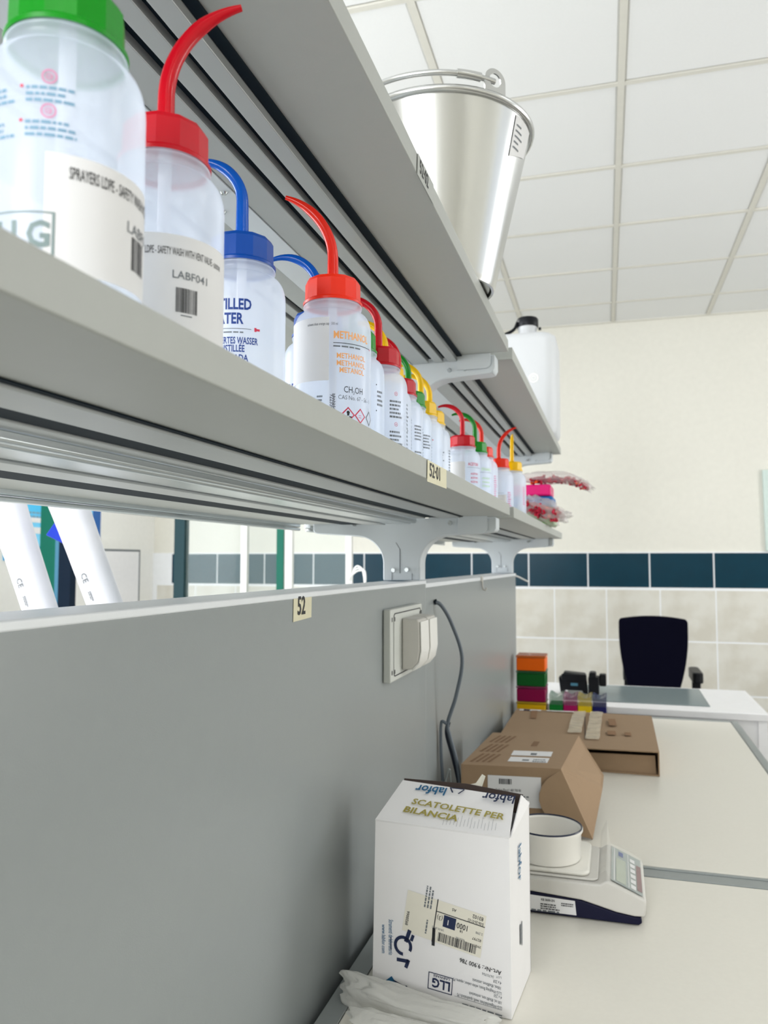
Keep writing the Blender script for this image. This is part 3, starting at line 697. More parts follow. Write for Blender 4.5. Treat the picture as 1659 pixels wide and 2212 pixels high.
# bail handle lying down over the near side of the rim
d = Vector((math.cos(la), math.sin(la), 0)); e = Vector((d.y, -d.x, 0)); pts = []
for i in range(41):
    a = PI*i/40; p = Vector((bx_, by_, bz_+H+.0150))+d*(.1515*math.cos(a))+e*(.158*math.sin(a)); p.z += .002*math.sin(a); pts.append(p)
h = MB().tube(pts, [.0042]*41, 8).build('handle', M_steel, t, smooth=60)
MB().tube(pts[2:6], .0066, 10).build('handle_sleeve', M_steel, h, smooth=60)
m = MB(); a0, a1 = R(-24), R(0)
def bm(a, z):
    r = .0925+(.149-.0925)*(z-.010)/(H-.018)+.0012; return (bx_+r*math.cos(a), by_+r*math.sin(a), bz_+z)
n = 8; v = []
for i in range(n+1):
    a = a0+(a1-a0)*i/n
    for z in (H-.075+.02*i/n, H-.014): v.append(bm(a, z))
m.add(v, [(2*i, 2*i+2, 2*i+3, 2*i+1) for i in range(n)], 0)
for k in range(5): m.rect(0, R(6+k % 3*2), 0, .0022, lambda u, q: tuple(Vector(bm(a0+R(2)+u, q))+Vector((math.cos(a0), math.sin(a0), 0))*.0006), 1, 4, at=(0, H-.028-.008*k))
m.build('sticker', [M_paper, M_inkg], t)

jx, jy, jz = .058, 2.83, 1.8895
t = thing('jerrycan', (jx, jy, jz), 'white plastic jerrycan with black cap on the far upper shelf', 'canister')
def rsec(hx, hy, r, z, n=6): return [(jx+a, jy+b, jz+z) for a, b in rrect(-hx, hx, -hy, hy, r, n)]
secs = [rsec(.10, .09, .03, .001), rsec(.117, .107, .035, .004), rsec(.124, .114, .038, .014), rsec(.126, .116, .04, .03), rsec(.126, .116, .04, .335), rsec(.122, .112, .04, .352), rsec(.105, .098, .04, .366), rsec(.07, .066, .035, .374), rsec(.045, .044, .03, .379)]
m = MB(); k = len(secs[0])
for i, s_ in enumerate(secs): m.v += s_
for i in range(len(secs)-1):
    for j in range(k): m.f.append((i*k+j, i*k+(j+1) % k, (i+1)*k+(j+1) % k, (i+1)*k+j)); m.m.append(0)
m.f.append(tuple(range(k-1, -1, -1))); m.m.append(0); m.f.append(tuple(range((len(secs)-1)*k, len(secs)*k))); m.m.append(0)
m.build('body', M_hdpe, t, smooth=60)
MB().lathe([(.034, .370), (.031, .388), (.034, .392), (.034, .404), (.030, .406)], 28, (jx+.022, jy-.03, jz)).build('neck', M_hdpe, t, smooth=50)
MB().lathe([(.0375, .404), (.0385, .408), (.0385, .431), (.035, .4365), (.0001, .437)], 30, (jx+.022, jy-.03, jz)).build('cap', M_black, t, smooth=40)
MB().tube(smooth_path([(jx-.012, jy-.05, jz+.42), (jx-.020, jy-.055, jz+.398), (jx-.034, jy-.06, jz+.385), (jx-.06, jy-.064, jz+.374), (jx-.075, jy-.066, jz+.368)]), [.006]*33, 6).build('cap_strap', M_black, t)
MB().box(jx+.062, jx+.071, jy-.045, jy-.036, jz+.389, jz+.398).build('seal_tab', M_black, t)
MB().ring(.012, .017, plane((jx+.05, jy-.1165, jz+.2), (1, 0, 0), (0, 0, 1), .0004), (0, 0), 0).ring(.005, .008, plane((jx+.05, jy-.1165, jz+.2), (1, 0, 0), (0, 0, 1), .0004), (0, 0), 0).build('embossed_mark', M_white, t)

# ------------------------------------------------------------------ white carton in front
ang = R(-5); O = Vector((.0585, 1.003, .9008)); ex = Vector((math.cos(ang), math.sin(ang), 0)); ey = Vector((-math.sin(ang), math.cos(ang), 0)); ez = Vector((0, 0, 1))
W, Dp, Hh = .182, .122, .2125
t = thing('white_carton', O+ex*W/2+ey*Dp/2, 'tall white carton with shipping label printed upside down, top flap half open', 'carton')
def LP(a, b, c_): return O+ex*a+ey*b+ez*c_
th = .003
def boardp(name, pts, mt, par, thk=th): return MB().slab(pts, thk).build(name, mt, par)
tap = .004
fr = boardp('front_wall', [LP(0, 0, 0), LP(0, th, 0)*0+LP(W, 0, 0), LP(W-tap*.3, 0, Hh), LP(tap, 0, Hh+.001)][::-1], M_carton, t)
rs = boardp('side_wall', [LP(W, 0, 0), LP(W, Dp, 0), LP(W, Dp, Hh+.012), LP(W-tap*.3, 0, Hh)][::-1], M_carton, t)
boardp('side_wall', [LP(0, Dp, 0), LP(0, 0, 0), LP(tap, 0, Hh), LP(tap, Dp, Hh+.012)][::-1], M_carton, t)
boardp('rear_wall', [LP(W, Dp, 0), LP(0, Dp, 0), LP(tap, Dp, Hh+.012), LP(W, Dp, Hh+.012)][::-1], M_carton, t)
boardp('bottom', [LP(.002, .002, .001), LP(W-.002, .002, .001), LP(W-.002, Dp-.002, .001), LP(.002, Dp-.002, .001)], M_kraft, t)
F0, F1 = LP(tap, 0, Hh+.001), LP(W-tap*.3, 0, Hh); F2, F3 = LP(W-.012, .086, Hh+.024), LP(.012, .084, Hh+.031)
fl = boardp('top_flap', [F0, F1, F2, F3], M_carton, t, .0025)
# inner dark flap behind it, with a torn curled corner
boardp('inner_flap', [LP(.012, .086, Hh+.012), LP(W-.006, .088, Hh+.005), LP(W-.004, .102, Hh+.026), LP(.10, .1, Hh+.033), LP(.012, .09, Hh+.034)], M_kraft, t, .002)
boardp('torn_tongue', [LP(.085, .101, Hh+.026), LP(.118, .103, Hh+.022), LP(.125, .106, Hh+.044), LP(.120, .107, Hh+.046), LP(.112, .104, Hh+.034)], M_cream, t, .0015)
boardp('dust_flap', [LP(W-tap*.3, .006, Hh), LP(W, Dp-.004, Hh+.010), LP(W-.006, .094, Hh+.027)], M_carton, t, .0015)
# print on the front wall (the carton stands on its head: u, v below run in reading direction)
fp = plane(LP(W, -.0001, Hh), -ex, -ez, .0006)    # upside down: origin top right, reading to the left
m = MB(); mats = [M_ink, M_inkg, M_cream, M_inkn, M_inkt, M_paper, M_inkbl]
def Tf(s_, size, u, v, mi=0, bold=0.0, rot=0.0, sx=1.0, al='l'): m.text(s_, size, fp, mi, bold, at=(u, v), rot=rot, sx=sx, align=al)
rt_ = R(-9)
# shipping label
m2 = MB(); m2.rect(-.052, .052, -.026, .026, plane(LP(W, -.0001, Hh), -ex, -ez, .0003), 0, 1, rt_, (.0855, .1135)); m2.build('shipping_label', [M_cream], fr)
def lab(s_, size, u, v, mi=0, bold=0.0, rot=0.0, sx=1.0):
    c_, q = math.cos(rt_), math.sin(rt_); m.text(s_, size, fp, mi, bold, at=(.0855+u*c_-v*q, .1135+u*q+v*c_), rot=rt_+rot, sx=sx)
def labr(u0, u1, v0, v1, mi=0): m.rect(u0, u1, v0, v1, fp, mi, 1, rt_, (.0855, .1135))
labr(.0105, .0118, -.027, .027); labr(-.052, .0115, -.0125, -.0115)
lab('83102', .0066, -.049, -.023, 0, .01, sx=.85); lab('0-06-26-01-03', .0056, -.050, -.0165, 0, .006, sx=.62); lab('AS', .005, -.014, -.022, 0, .01)
lab('1000', .0098, -.0325, -.0068, 0, .012, sx=.8); labr(-.0155, .0005, -.0105, .004, 3); lab('(3)', .0078, .0015, -.0075, 0, 0, sx=.9)
m.text('1', .009, plane(LP(W, -.0001, Hh), -ex, -ez, .0009), 5, .01, at=(.0855-.009*math.cos(rt_), .1135-.009*math.sin(rt_)-.006), rot=rt_)
lab('2.298', .0042, -.051, -.004, 1, .006); lab('82797', .0046, -.050, .004, 0, .006); lab('58', .0042, -.026, .001, 0, .006); lab('24.05.2022', .0036, -.002, .0075, 1, .004)
lab('39CT', .0042, -.051, .012, 0, .006); lab('9600786', .0034, -.03, .0105, 1, 0)
c_, q = math.cos(rt_), math.sin(rt_); m.barcode(.05, .011, fp, (.0855-.045*c_-.0125*q, .1135-.045*q+.0125*c_), 0, rt_, 34)
lab('8920066', .0052, .0455, .018, 0, .012, rot=-PI/2); m.scribble(.03, .012, 3, fp, (.0855+.030*c_+.012*q, .1135+.030*q+.0-.012*c_), 1, rt_-PI/2)
m.rect(-.011, .011, -.002, .002, fp, 0, 1, rt_+PI/2+.1, (.0985, .132)); m.scribble(.022, .004, 1, fp, (.1035, .113), 1, rt_+PI/2)
# article text
Tf('Art.-Nr.: 9.900 786', .0075, .012, .158, 0, .012, R(-7), .9)
Tf('LOT', .0035, .012, .1645, 1); Tf('3670706', .0044, .021, .1652, 1, 0, R(-6))
for k, s_ in enumerate(('LLG-Weighing Boats, white colour, square, PS', '100ml, 80x80mm, antistatic', '4 x 250')): Tf(s_, .0053, .012, .170+.0062*(2-k)+.0005, 1, .008, R(-5.5), .62)
for k, s_ in enumerate(('LLG-Wägeschälchen, weiß, quadratisch, PS', '100 ml, 80x80 mm, antistatisch', '4 x 250')): Tf(s_, .0053, .0115, .1875+.0062*(2-k), 1, .008, R(-5.5), .62)
m.scribble(.055, .006, 2, fp, (.012, .2155), 1, R(-5)); m.rect(0, .06, 0, .0004, fp, 1, 1, R(-5), (.012, .2035))
# boxed LLG mark
f2 = lambda u, v: fp(.090+u*.996+v*.08, .187+v*.996-u*.08)
for a in ((-.016, .016, -.0105, -.0095), (-.016, .016, .0095, .0105), (-.016, -.015, -.0105, .0105), (.015, .016, -.0105, .0105)): m.rect(*a, f2, 3)
m.text('LLG', .0155, f2, 3, .03, at=(-.0135, -.004), sx=.92); m.text('LABWARE', .004, f2, 3, .01, at=(-.012, -.0088), sx=1.2)
# shop print running sideways at the left edge
V = lambda s_, size, u, v, mi, bold, sx=1.0: m.text(s_, size, fp, mi, bold, at=(u, v), rot=PI/2, sx=sx, align='r')
V('www.labfor.com', .0075, .1685, .153+.011, 4, .006, .72); V('Strumenti da laboratorio', .0088, .159, .153+.0115, 4, .004, .5)
def ring_arc(cu, cv, r0, r1, a0, a1, mi=3):
    n = 18; v = []
    for i in range(n+1):
        a = R(a0+(a1-a0)*i/n); v += [fp(cu+r0*math.cos(a), cv+r0*math.sin(a)), fp(cu+r1*math.cos(a), cv+r1*math.sin(a))]
    m.add(v, [(2*i, 2*i+2, 2*i+3, 2*i+1) for i in range(n)], mi)
ring_arc(.1395, .1500, .0085, .0125, 150, 450); m.rect(-.0125, .004, -.0025, .0025, fp, 3, 1, R(70), (.1345, .141)); m.rect(-.004, .004, -.002, .002, fp, 3, 1, R(70), (.127, .1385))
m.rect(-.008, .008, 0, .0012, fp, 3, 1, R(90), (.1565, .15)); m.rect(-.002, .014, 0, .0045, fp, 3, 1, 0, (.134, .166)); m.rect(-.001, .010, 0, .0045, fp, 3, 1, R(70), (.1345, .1665))
# flask
m.rect(-.008, .008, 0, .0025, fp, 3, 1, R(88), (.1365, .2065)); m.rect(0, .017, 0, .002, fp, 3, 1, R(-20), (.1365, .2)); m.rect(-.004, .008, -.004, .004, fp, 4, 1, R(40), (.1555, .196)); V('ds', .008, .166, .2075, 4, 0)
m.build('print', mats, fr)
m = MB(); fs_ = plane(LP(W+.0002, .10, .19), -ez, -ey*-1, .0008)
m.text('labfor', .026, fs_, 0, .01, at=(0, -.055), sx=.75); m.build('print', [M_inkt], rs)
MB().rect(.10, .125, -.05, -.044, fs_).build('print_mark', M_inkg, rs); MB().rect(.10, .13, -.04, -.036, fs_).build('print_mark', M_inkg, rs)
# flap print
nrm = (F1-F0).cross(F3-F0).normalized()
ux = (F1-F0).normalized(); uy = (F3-F0)-ux*(F3-F0).dot(ux); ly = uy.length; uy.normalize()
fu = lambda u, v: F0+ux*u+uy*v+nrm*.0031
fd = lambda u, v: F0+ux*(.172-u)+uy*(ly-v)+nrm*.0031
m = MB()
m.text('SCATOLETTE PER', .0165, fu, 0, .022, at=(.036, .040), sx=.98, rot=R(-4)); m.text('BILANCIA', .0165, fu, 0, .026, at=(.030, .022), sx=1.05, rot=R(-4))
m.text('labfor', .024, fd, 1, .02, at=(.002, .0075), sx=.78); m.text('labfor', .024, fd, 2, .02, at=(.096, .0075), sx=.78)
m.rect(0, .020, 0, .002, fd, 1, 1, 0, (.074, .005)); m.rect(0, .012, 0, .002, fd, 1, 1, R(60), (.074, .006)); m.rect(0, .012, 0, .002, fd, 1, 1, R(120), (.094, .006))
for k in range(16): m.rect(0, .0003, 0, .014+.004*(k % 3), fu, 3, 1, R(6), (.09+.0045*k, .006+.001*(k % 4)))
m.build('print', [M_olive, M_inkn, M_inkt, M_inkg], fl)

# bubble wrap in front of the carton
def bdw(p):
    f_ = .30+.70*max(0, 1-(p.x+.095)/.075)
    return Vector((p.x, p.y-.16*p.x, (p.z*f_ if p.z > 0 else p.z) if p.z > -.0165 else -.0165))
lump('bubble_wrap', (.128, .957, .9168), .098, .022, .026, .2, M_wrap, 'crumpled translucent bubble wrap roll lying against the white carton', 'wrap', 15, bdw, seed=21, nu=56, nv=44)
lump('bubble_wrap', (.148, .893, .9168), .085, .028, .018, .2, M_wrap, 'flatter translucent bubble wrap fold at the bottom picture edge', 'wrap', 15, bdw, seed=27, nu=56, nv=36)

# ------------------------------------------------------------------ balance with enamel bowl
t = thing('laboratory_balance', (.27, 1.37, .9), 'white and navy laboratory balance with slanted keypad behind the white carton', 'balance')
ya, yb = 1.285, 1.452
sk = [(.118, .905), (.118, .935), (.23, .9335), (.31, .9285), (.362, .9165), (.388, .9135), (.398, .913), (.399, .905), (.394, .9015), (.122, .9015)]
MB().prism(sk, ya+.002, yb-.002, lambda a, b, d: (a, d, b)).build('base', M_navy, t, bevel=.002)
up_ = [(.116, .9355), (.116, .957), (.338, .9565), (.346, .962), (.351, .9625), (.4035, .940), (.4055, .936), (.4035, .9155), (.388, .9145), (.362, .9175), (.31, .9295), (.23, .9345)]
hs = MB().prism(up_, ya, yb, lambda a, b, d: (a, d, b)).build('housing', M_grey, t, bevel=.003, seg=3)
for x, y in ((.128, ya+.02), (.128, yb-.02), (.384, ya+.02), (.384, yb-.02)): MB().lathe([(.0001, 0), (.009, 0), (.009, .003)], 16, (x, y, .9)).build('foot', M_black, t)
MB().prism(rrect(.13, .335, ya+.008, yb-.008, .012), .957, .9605, XY()).build('platform_tray', M_grey, t, bevel=.002)
MB().prism(rrect(.155, .322, ya+.012, yb-.012, .014), .9608, .968, XY()).build('weighing_plate', mat('plate_plastic', (226, 224, 216), .25), t, bevel=.003)
K0, K1 = Vector((.3525, ya, .9629)), Vector((.4025, ya, .9412)); kx = (K1-K0).normalized(); ky = Vector((0, 1, 0)); kn = kx.cross(ky); kn = -kn if kn.z < 0 else kn; kl = (K1-K0).length
kp = lambda u, v: K0+kx*u+ky*v+kn*.0007
m = MB(); m.rect(.002, kl-.002, .008, .159, kp, 0)
kp = lambda u, v: K0+kx*u+ky*v+kn*.0012
m.rect(.010, .026, .016, .115, kp, 1)
for k in range(6): m.rect(.034, .042, .016+.022*k, .031+.022*k, kp, 2)
m.rect(.044, .052, .02, .125, kp, 3); m.rect(.006, .0075, .012, .155, kp, 2); m.rect(.030, .031, .012, .155, kp, 2); m.rect(.014, .022, .128, .148, kp, 4)
m.build('keypad', [mat('keypad_grey', (150, 160, 158), .3), mat('lcd_grey', (170, 178, 160), .25), M_paper, mat('keypad_maroon', (120, 60, 66), .4), M_inkb], hs)
# clear plastic film folded over the keypad edge
M_film = mat('clear_film', (236, 236, 230), .2, alpha=.2)
m = MB(); nx = 10; v = []
for i in range(nx+1):
    y = ya+.004+(yb-ya-.006)*i/nx; wv = .003*math.sin(i*1.7)
    for x, z in ((.336+wv*.3, .9625), (.3385, .972+wv+.016*max(0, i-7)/3), (.3475, .978+wv+.030*max(0, i-7)/3), (.353, .966+wv*.4), (.38, .9555), (.4045, .9425)): v.append((x, y, z))
m.add(v, [(6*i+k, 6*i+k+1, 6*i+k+7, 6*i+k+6) for i in range(nx) for k in range(5)]); m.build('dust_film', M_film, t, smooth=60)
m = MB(); fn = plane((.15, ya+.0018, .9055), (1, 0, 0), (0, 0, 1), .0006)
m.slab([fn(0, 0), fn(.152, 0), fn(.150, .0215), fn(0, .026)], .0002, 0)
fn = plane((.15, ya+.0012, .9055), (1, 0, 0), (0, 0, 1), .001)
m.text('KERN', .0075, fn, 1, .02, at=(.060, .0165)); m.text('KB 3600-2N', .0052, fn, 1, .012, at=(.098, .0165), sx=.8); m.text('CE', .0052, fn, 1, .0, at=(.062, .0085))
m.scribble(.03, .010, 3, fn, (.097, .014), 1); m.scribble(.02, .006, 2, fn, (.129, .018), 1); m.scribble(.07, .005, 1, fn, (.07, .005), 2)
m.build('type_plate', [M_paper, M_ink, M_inkg], t)
bc = (.2535, 1.352, .9683)
t = thing('enamel_bowl', bc, 'white enamel bowl with dark blue rim standing on the balance', 'bowl')
MB().lathe([(.0005, .002), (.046, .002), (.049, 0), (.0525, .001), (.0535, .004), (.0545, .040), (.0575, .045), (.0575, .048), (.055, .049), (.0525, .046), (.0515, .008), (.049, .005), (.0005, .005)], 56, bc).build('body', mat('white_enamel', (238, 236, 230), .2, var=.02), t, smooth=35)
MB().tube([(bc[0]+.0555*math.cos(2*PI*i/48), bc[1]+.0555*math.sin(2*PI*i/48), bc[2]+.0495) for i in range(49)], .0014, 8).build('rim', mat('dark_blue_enamel', (20, 30, 60), .25), t, smooth=60)

# ------------------------------------------------------------------ brown cartons
t = thing('brown_carton', (.16, 1.83, .9), 'opened brown cardboard carton with white stickers beside the balance', 'carton')
A = [(.054, 1.637), (.256, 1.659), (.277, 1.988), (.072, 1.959)]; zt = 1.03
def quadw(name, p, q, z0, z1, mt=M_card, thk=.003): return MB().slab([(p[0], p[1], z0), (q[0], q[1], z0), (q[0], q[1], z1), (p[0], p[1], z1)], thk).build(name, mt, t)
quadw('front_wall', A[1], A[0], .9, zt); quadw('left_wall', A[0], A[3], .9, zt); quadw('rear_wall', A[3], A[2], .9, zt)
MB().slab([(A[0][0], A[0][1], .9005), (A[1][0], A[1][1], .9005), (A[2][0], A[2][1], .9005), (A[3][0], A[3][1], .9005)], .002).build('bottom', M_cardd, t)
tp = MB().slab([(A[0][0], A[0][1], zt), (A[1][0], A[1][1], zt), (A[2][0], A[2][1], zt), (A[3][0], A[3][1], zt)], .003).build('top', M_card, t)
# side flap hanging out on the right, with a rounded tongue
G = [(.256, 1.660, 1.031), (.277, 1.988, 1.031), (.334, 1.80, .962), (.3165, 1.648, .9025)]
MB().slab([G[0], (.2575, 1.685, 1.0315), G[2], G[3]], .0025).build('side_flap', M_card, t)
MB().slab([(.2575, 1.685, 1.0315), G[1], (.336, 1.86, .975), G[2]], .0025).build('side_flap', M_card, t)
tg = [G[0], G[3]]
for k in range(1, 10):
    a = PI*k/10; b0 = Vector(G[3]).lerp(Vector(G[0]), k/10*.98); tg.append(b0+Vector((-.070, -.016, -.006))*math.sin(a)**.6)
MB().slab(tg, .0015).build('tongue', M_card, t)
m = MB(); uu = (Vector((*A[1], 0))-Vector((*A[0], 0))); uu.normalize(); vv = (Vector((*A[3], 0))-Vector((*A[0], 0))).normalized()
fn = lambda u, v: Vector((A[0][0], A[0][1], zt+.0036))+uu*u+vv*v
m.rect(0, .085, 0, .045, fn, 0, 1, R(2), (.085, .095)); m.rect(0, .082, 0, .042, fn, 0, 1, R(1), (.088, .040))
fn2 = lambda u, v: fn(u, v)+Vector((0, 0, .0003))
m.rect(0, .013, 0, .018, fn2, 1, 1, R(2), (.125, .104)); m.rect(0, .014, 0, .012, fn2, 1, 1, 0, (.116, .05)); m.scribble(.03, .03, 2, fn2, (.138, .075), 1)
for k in range(3):
    for j in range(4): m.rect(0, .006, 0, .075, fn, 2, 1, R(-8), (.012+.012*j+.0*k, .025+.095*k))
m.rect(0, .014, 0, .05, fn, 2, 1, 0, (.112, .19)); m.build('stickers_and_print', [M_paper, M_inkg, mat('cardboard_print', (128, 98, 70), .85)], tp)
m = MB(); fw_ = (Vector((*A[1], 0))-Vector((*A[0], 0))).normalized(); fn = lambda u, v: Vector((A[0][0], A[0][1]-.0012, .9))+fw_*u+Vector((0, 0, v))
m.rect(0, .108, 0, .062, fn, 0, 1, 0, (.055, .052)); fn3 = lambda u, v: fn(u, v)+Vector((0, -.0004, 0))
m.barcode(.026, .011, fn3, (.078, .097), 1, n=16); m.text('Labs. Carbox Placol / 480 700 80', .0075, fn3, 1, .004, at=(.060, .083), sx=.62); m.scribble(.08, .018, 3, fn3, (.06, .078), 2)
m.build('shipping_label', [M_paper, M_ink, M_inkg], t)

t = thing('flat_brown_carton', (.27, 2.4, .9), 'flat brown cardboard carton with wide open slot behind the opened one', 'carton')
B_ = [(.04, 2.19), (.4695, 2.178), (.4705, 2.66), (.045, 2.665)]
def sl(name, pts, thk=.003, mt=M_card): return MB().slab(pts, thk).build(name, mt, t)
sl('bottom', [(x, y, .9005) for x, y in B_])
tp = sl('top', [(B_[0][0], B_[0][1], .952), (B_[1][0], B_[1][1], .9605), (B_[2][0], B_[2][1], .963), (B_[3][0], B_[3][1], .963)])
sl('side_wall', [(B_[1][0], B_[1][1], .901), (B_[1][0], B_[1][1], .961), (B_[2][0], B_[2][1], .963), (B_[2][0], B_[2][1], .901)])
sl('side_wall', [(B_[0][0], B_[0][1], .901), (B_[3][0], B_[3][1], .901), (B_[3][0], B_[3][1], .963), (B_[0][0], B_[0][1], .952)])
sl('rear_wall', [(B_[3][0], B_[3][1], .901), (B_[2][0], B_[2][1], .901), (B_[2][0], B_[2][1], .963), (B_[3][0], B_[3][1], .963)])
sl('tuck_flap', [(B_[0][0]+.01, B_[0][1]+.012, .903), (B_[1][0]-.008, B_[1][1]+.012, .903), (B_[1][0]-.010, B_[1][1]+.02, .948), (B_[0][0]+.01, B_[0][1]+.02, .938)][::-1])
m = MB(); e1 = (Vector((*B_[1], .9605))-Vector((*B_[0], .952))).normalized(); e2 = (Vector((*B_[3], .963))-Vector((*B_[0], .952))).normalized(); n_ = e1.cross(e2).normalized()
fn = lambda u, v: Vector((*B_[0], .952))+e1*u+e2*v+n_*.0036
rn = random.Random(4)
for cxx, ln in ((.205, .30), (.258, .37)):
    v = []; n = 24
    for i in range(n+1):
        for s_ in (-1, -.4, .3, 1): v.append(fn(cxx+s_*.019+.0015*rn.uniform(-1, 1), .462-ln*i/n)+n_*(.0005+.0022*rn.random()))
    m.add(v, [(4*i+k, 4*i+k+1, 4*i+k+5, 4*i+k+4) for i in range(n) for k in range(3)], 0)
m.rect(0, .003, 0, .36, fn, 1, 1, R(3), (.238, .10))
for q_ in ((.30, .28, .022, .09), (.298, .16, .024, .05), (.345, .16, .018, .04), (.06, .33, .02, .12)): m.rect(0, q_[2], 0, q_[3], fn, 2, 1, R(4), q_[:2])
m.rect(0, .07, 0, .018, fn, 3, 1, 0, (.012, .445)); m.rect(.014, .034, 0, .018, lambda u, v: fn(u, v)+n_*.0003, 4, 1, 0, (.012, .445)); m.rect(0, .09, 0, .012, fn, 3, 1, 0, (.1, .45))
m.build('tape_and_print', [mat('shiny_tape', (222, 208, 180), .2, bump=.6, bscale=60, alpha=.6), M_kraft, mat('cardboard_print2', (140, 106, 76), .85), M_paper, M_inkn], tp)

# ------------------------------------------------------------------ coloured boxes at the far end of the bench
BC4 = [('yellow', (222, 176, 0)), ('magenta', (140, 0, 70)), ('green', (0, 92, 30)), ('orange', (248, 106, 0))]
M_clear = mat('clear_plastic', (226, 236, 232), .12, alpha=.05)
for k, (nm, c_) in enumerate(BC4):
    z0 = .9006+.0545*k
    t = thing('storage_box', (.072, 2.905, z0), '%s plastic storage box in the stack by the partition, %s' % (nm, ('lowest', 'second from below', 'third from below', 'on top')[k]), 'box', 'stacked storage boxes')
    MB().box(.0205, .1225, 2.8635, 2.9605, z0+.0003, z0+.0455).build('tray', mat('box_'+nm, c_, .35, spec=.25), t, bevel=.003)
    MB().box(.019, .124, 2.862, 2.962, z0+.0458, z0+.0541).build('clear_lid', mat('boxlid_'+nm, tuple(int(q*.75+30) for q in c_), .15, alpha=.75, spec=.3), t, bevel=.002)
for k, (nm, c_) in enumerate((('green', (0, 120, 44)), ('magenta', (172, 8, 96)), ('yellow', (232, 200, 20)), ('navy', (18, 22, 90)))):
    x0 = .134+.0497*k; x1 = x0+.047
    t = thing('vial_rack', ((x0+x1)/2, 2.9, .9), 'small %s rack with clear wavy lid, %s of four in a row' % (nm, ('first', 'second', 'third', 'last')[k]), 'rack', 'row of small vial racks')
    MB().box(x0, x1, 2.872, 2.965, .9004, .948).build('tray', mat('rack_'+nm, c_, .35, spec=.25), t, bevel=.002)
    P = [(x0, .949)]+[(x0+(x1-x0)*i/12, .976+.005*math.cos(i/12*2*PI*1.0)+.003) for i in range(13)]+[(x1, .949)]
    MB().prism(P, 2.872, 2.965, lambda a, b, d: (a, d, b)).build('clear_lid', mat('lid_'+nm, tuple(int(q*.6+255*.25) for q in c_), .12, alpha=.5), t)

# ------------------------------------------------------------------ white table with mat, two black devices, chair
t = thing('white_table', (.5, 3.3, 0), 'white laminate table standing beyond the far end of the bench', 'table')
MB().box(-.05, .8775, 3.052, 3.59, .895, .92).build('table_top', M_whitew, t, bevel=.002)
MB().box(.0, .86, 3.07, 3.088, .2, .894).build('front_panel', M_whitew, t)
for x in (.0, .842):
    for y in (3.06, 3.55): MB().box(x, x+.03, y, y+.03, 0, .895).build('leg', M_whitew, t)
tag(MB().box(.17, .695, 3.15, 3.555, .9203, .9235).build('desk_mat', mat('grey_glass_mat', (128, 142, 144), .18), bevel=.001), 'grey glossy mat lying on the white table', 'mat')
t = thing('black_device', (.19, 3.33, .924), 'black plastic desk device with small grey screen on the white table', 'device')
MB().prism([(.145, .924), (.138, .984), (.145, .986), (.149, .974), (.153, .974), (.156, 1.0), (.160, 1.006), (.240, 1.0), (.245, .994), (.247, .985), (.252, .925), (.235, .925), (.232, .934), (.165, .934), (.160, .925)], 3.30, 3.36, lambda a, b, d: (a, d, b)).build('body', M_black, t, bevel=.003)
MB().prism(rrect(.150, .249, .975, 1.001, .006), 3.285, 3.30, lambda a, b, d: (a, d, b)).build('front_bar', M_black, t, bevel=.002)
MB().box(.186, .214, 3.2975, 3.2995, .953, .964).build('screen', mat('small_screen', (70, 120, 140), .2), t)
t = thing('black_device', (.29, 3.33, .924), 'black plastic device with knob, right of the one with the grey screen', 'device')
MB().prism(rrect(.255, .297, .924, .992, .004), 3.29, 3.35, lambda a, b, d: (a, d, b)).build('body', M_black, t, bevel=.003)
MB().prism(rrect(.258, .286, .986, 1.01, .008), 3.285, 3.345, lambda a, b, d: (a, d, b)).build('top_knob', M_black, t, bevel=.003)
MB().prism(rrect(.298, .325, .955, 1.002, .006), 3.30, 3.345, lambda a, b, d: (a, d, b)).build('side_knob', M_black, t, bevel=.003)

cx_, cy_ = .556, 4.5
t = thing('office_chair', (cx_, cy_, 0), 'black fabric office chair with armrests in front of the back wall', 'chair')
def back_w(z):  # half width over height
    f = (z-.70)/(1.163-.70)
    return .10+.077*math.sin(min(1, f/.8)*PI/2)**.8
P = []
for i in range(21):
    z = .70+(1.125-.70)*i/20; P.append((back_w(z), z))
top = [(P[-1][0]-.012+.012*math.cos(R(a)), 1.125+.020*math.sin(R(a))) for a in (20, 45, 70)]
arc = [(q*.165, 1.147+.016*(1-q*q)) for q in (1, .8, .6, .4, .2, 0)]
half_ = P+top+arc; full = [(cx_+a, b) for a, b in half_]+[(cx_-a, b) for a, b in reversed(half_[:-1])]
nb = len(full); v = []; f = []
cz = (cx_, .95)
for d, s_ in ((cy_-.02, .965), (cy_-.012, 1.0), (cy_+.018, 1.0), (cy_+.028, .965)):
    for a, b in full: v.append((cz[0]+(a-cz[0])*s_, d+.25*(a-cx_)**2, cz[1]+(b-cz[1])*s_))
for k in range(3):
    for i in range(nb): f.append((k*nb+i, k*nb+(i+1) % nb, (k+1)*nb+(i+1) % nb, (k+1)*nb+i))
m = MB().add(v, f+[tuple(range(nb-1, -1, -1)), tuple(range(3*nb, 4*nb))]); m.build('backrest', M_fabric, t, smooth=50)
MB().box(cx_-.03, cx_+.03, cy_+.028, cy_+.042, .45, .85).build('back_support', M_black, t, bevel=.004)
MB().prism(rrect(cx_-.23, cx_+.23, cy_+.05, cy_+.49, .08), .44, .51, XY()).build('seat', M_fabric, t, bevel=.02, seg=3)
MB().lathe([(.028, .08), (.028, .30), (.02, .30), (.02, .44)], 16, (cx_, cy_+.27, 0)).build('gas_lift', M_black, t, smooth=40)
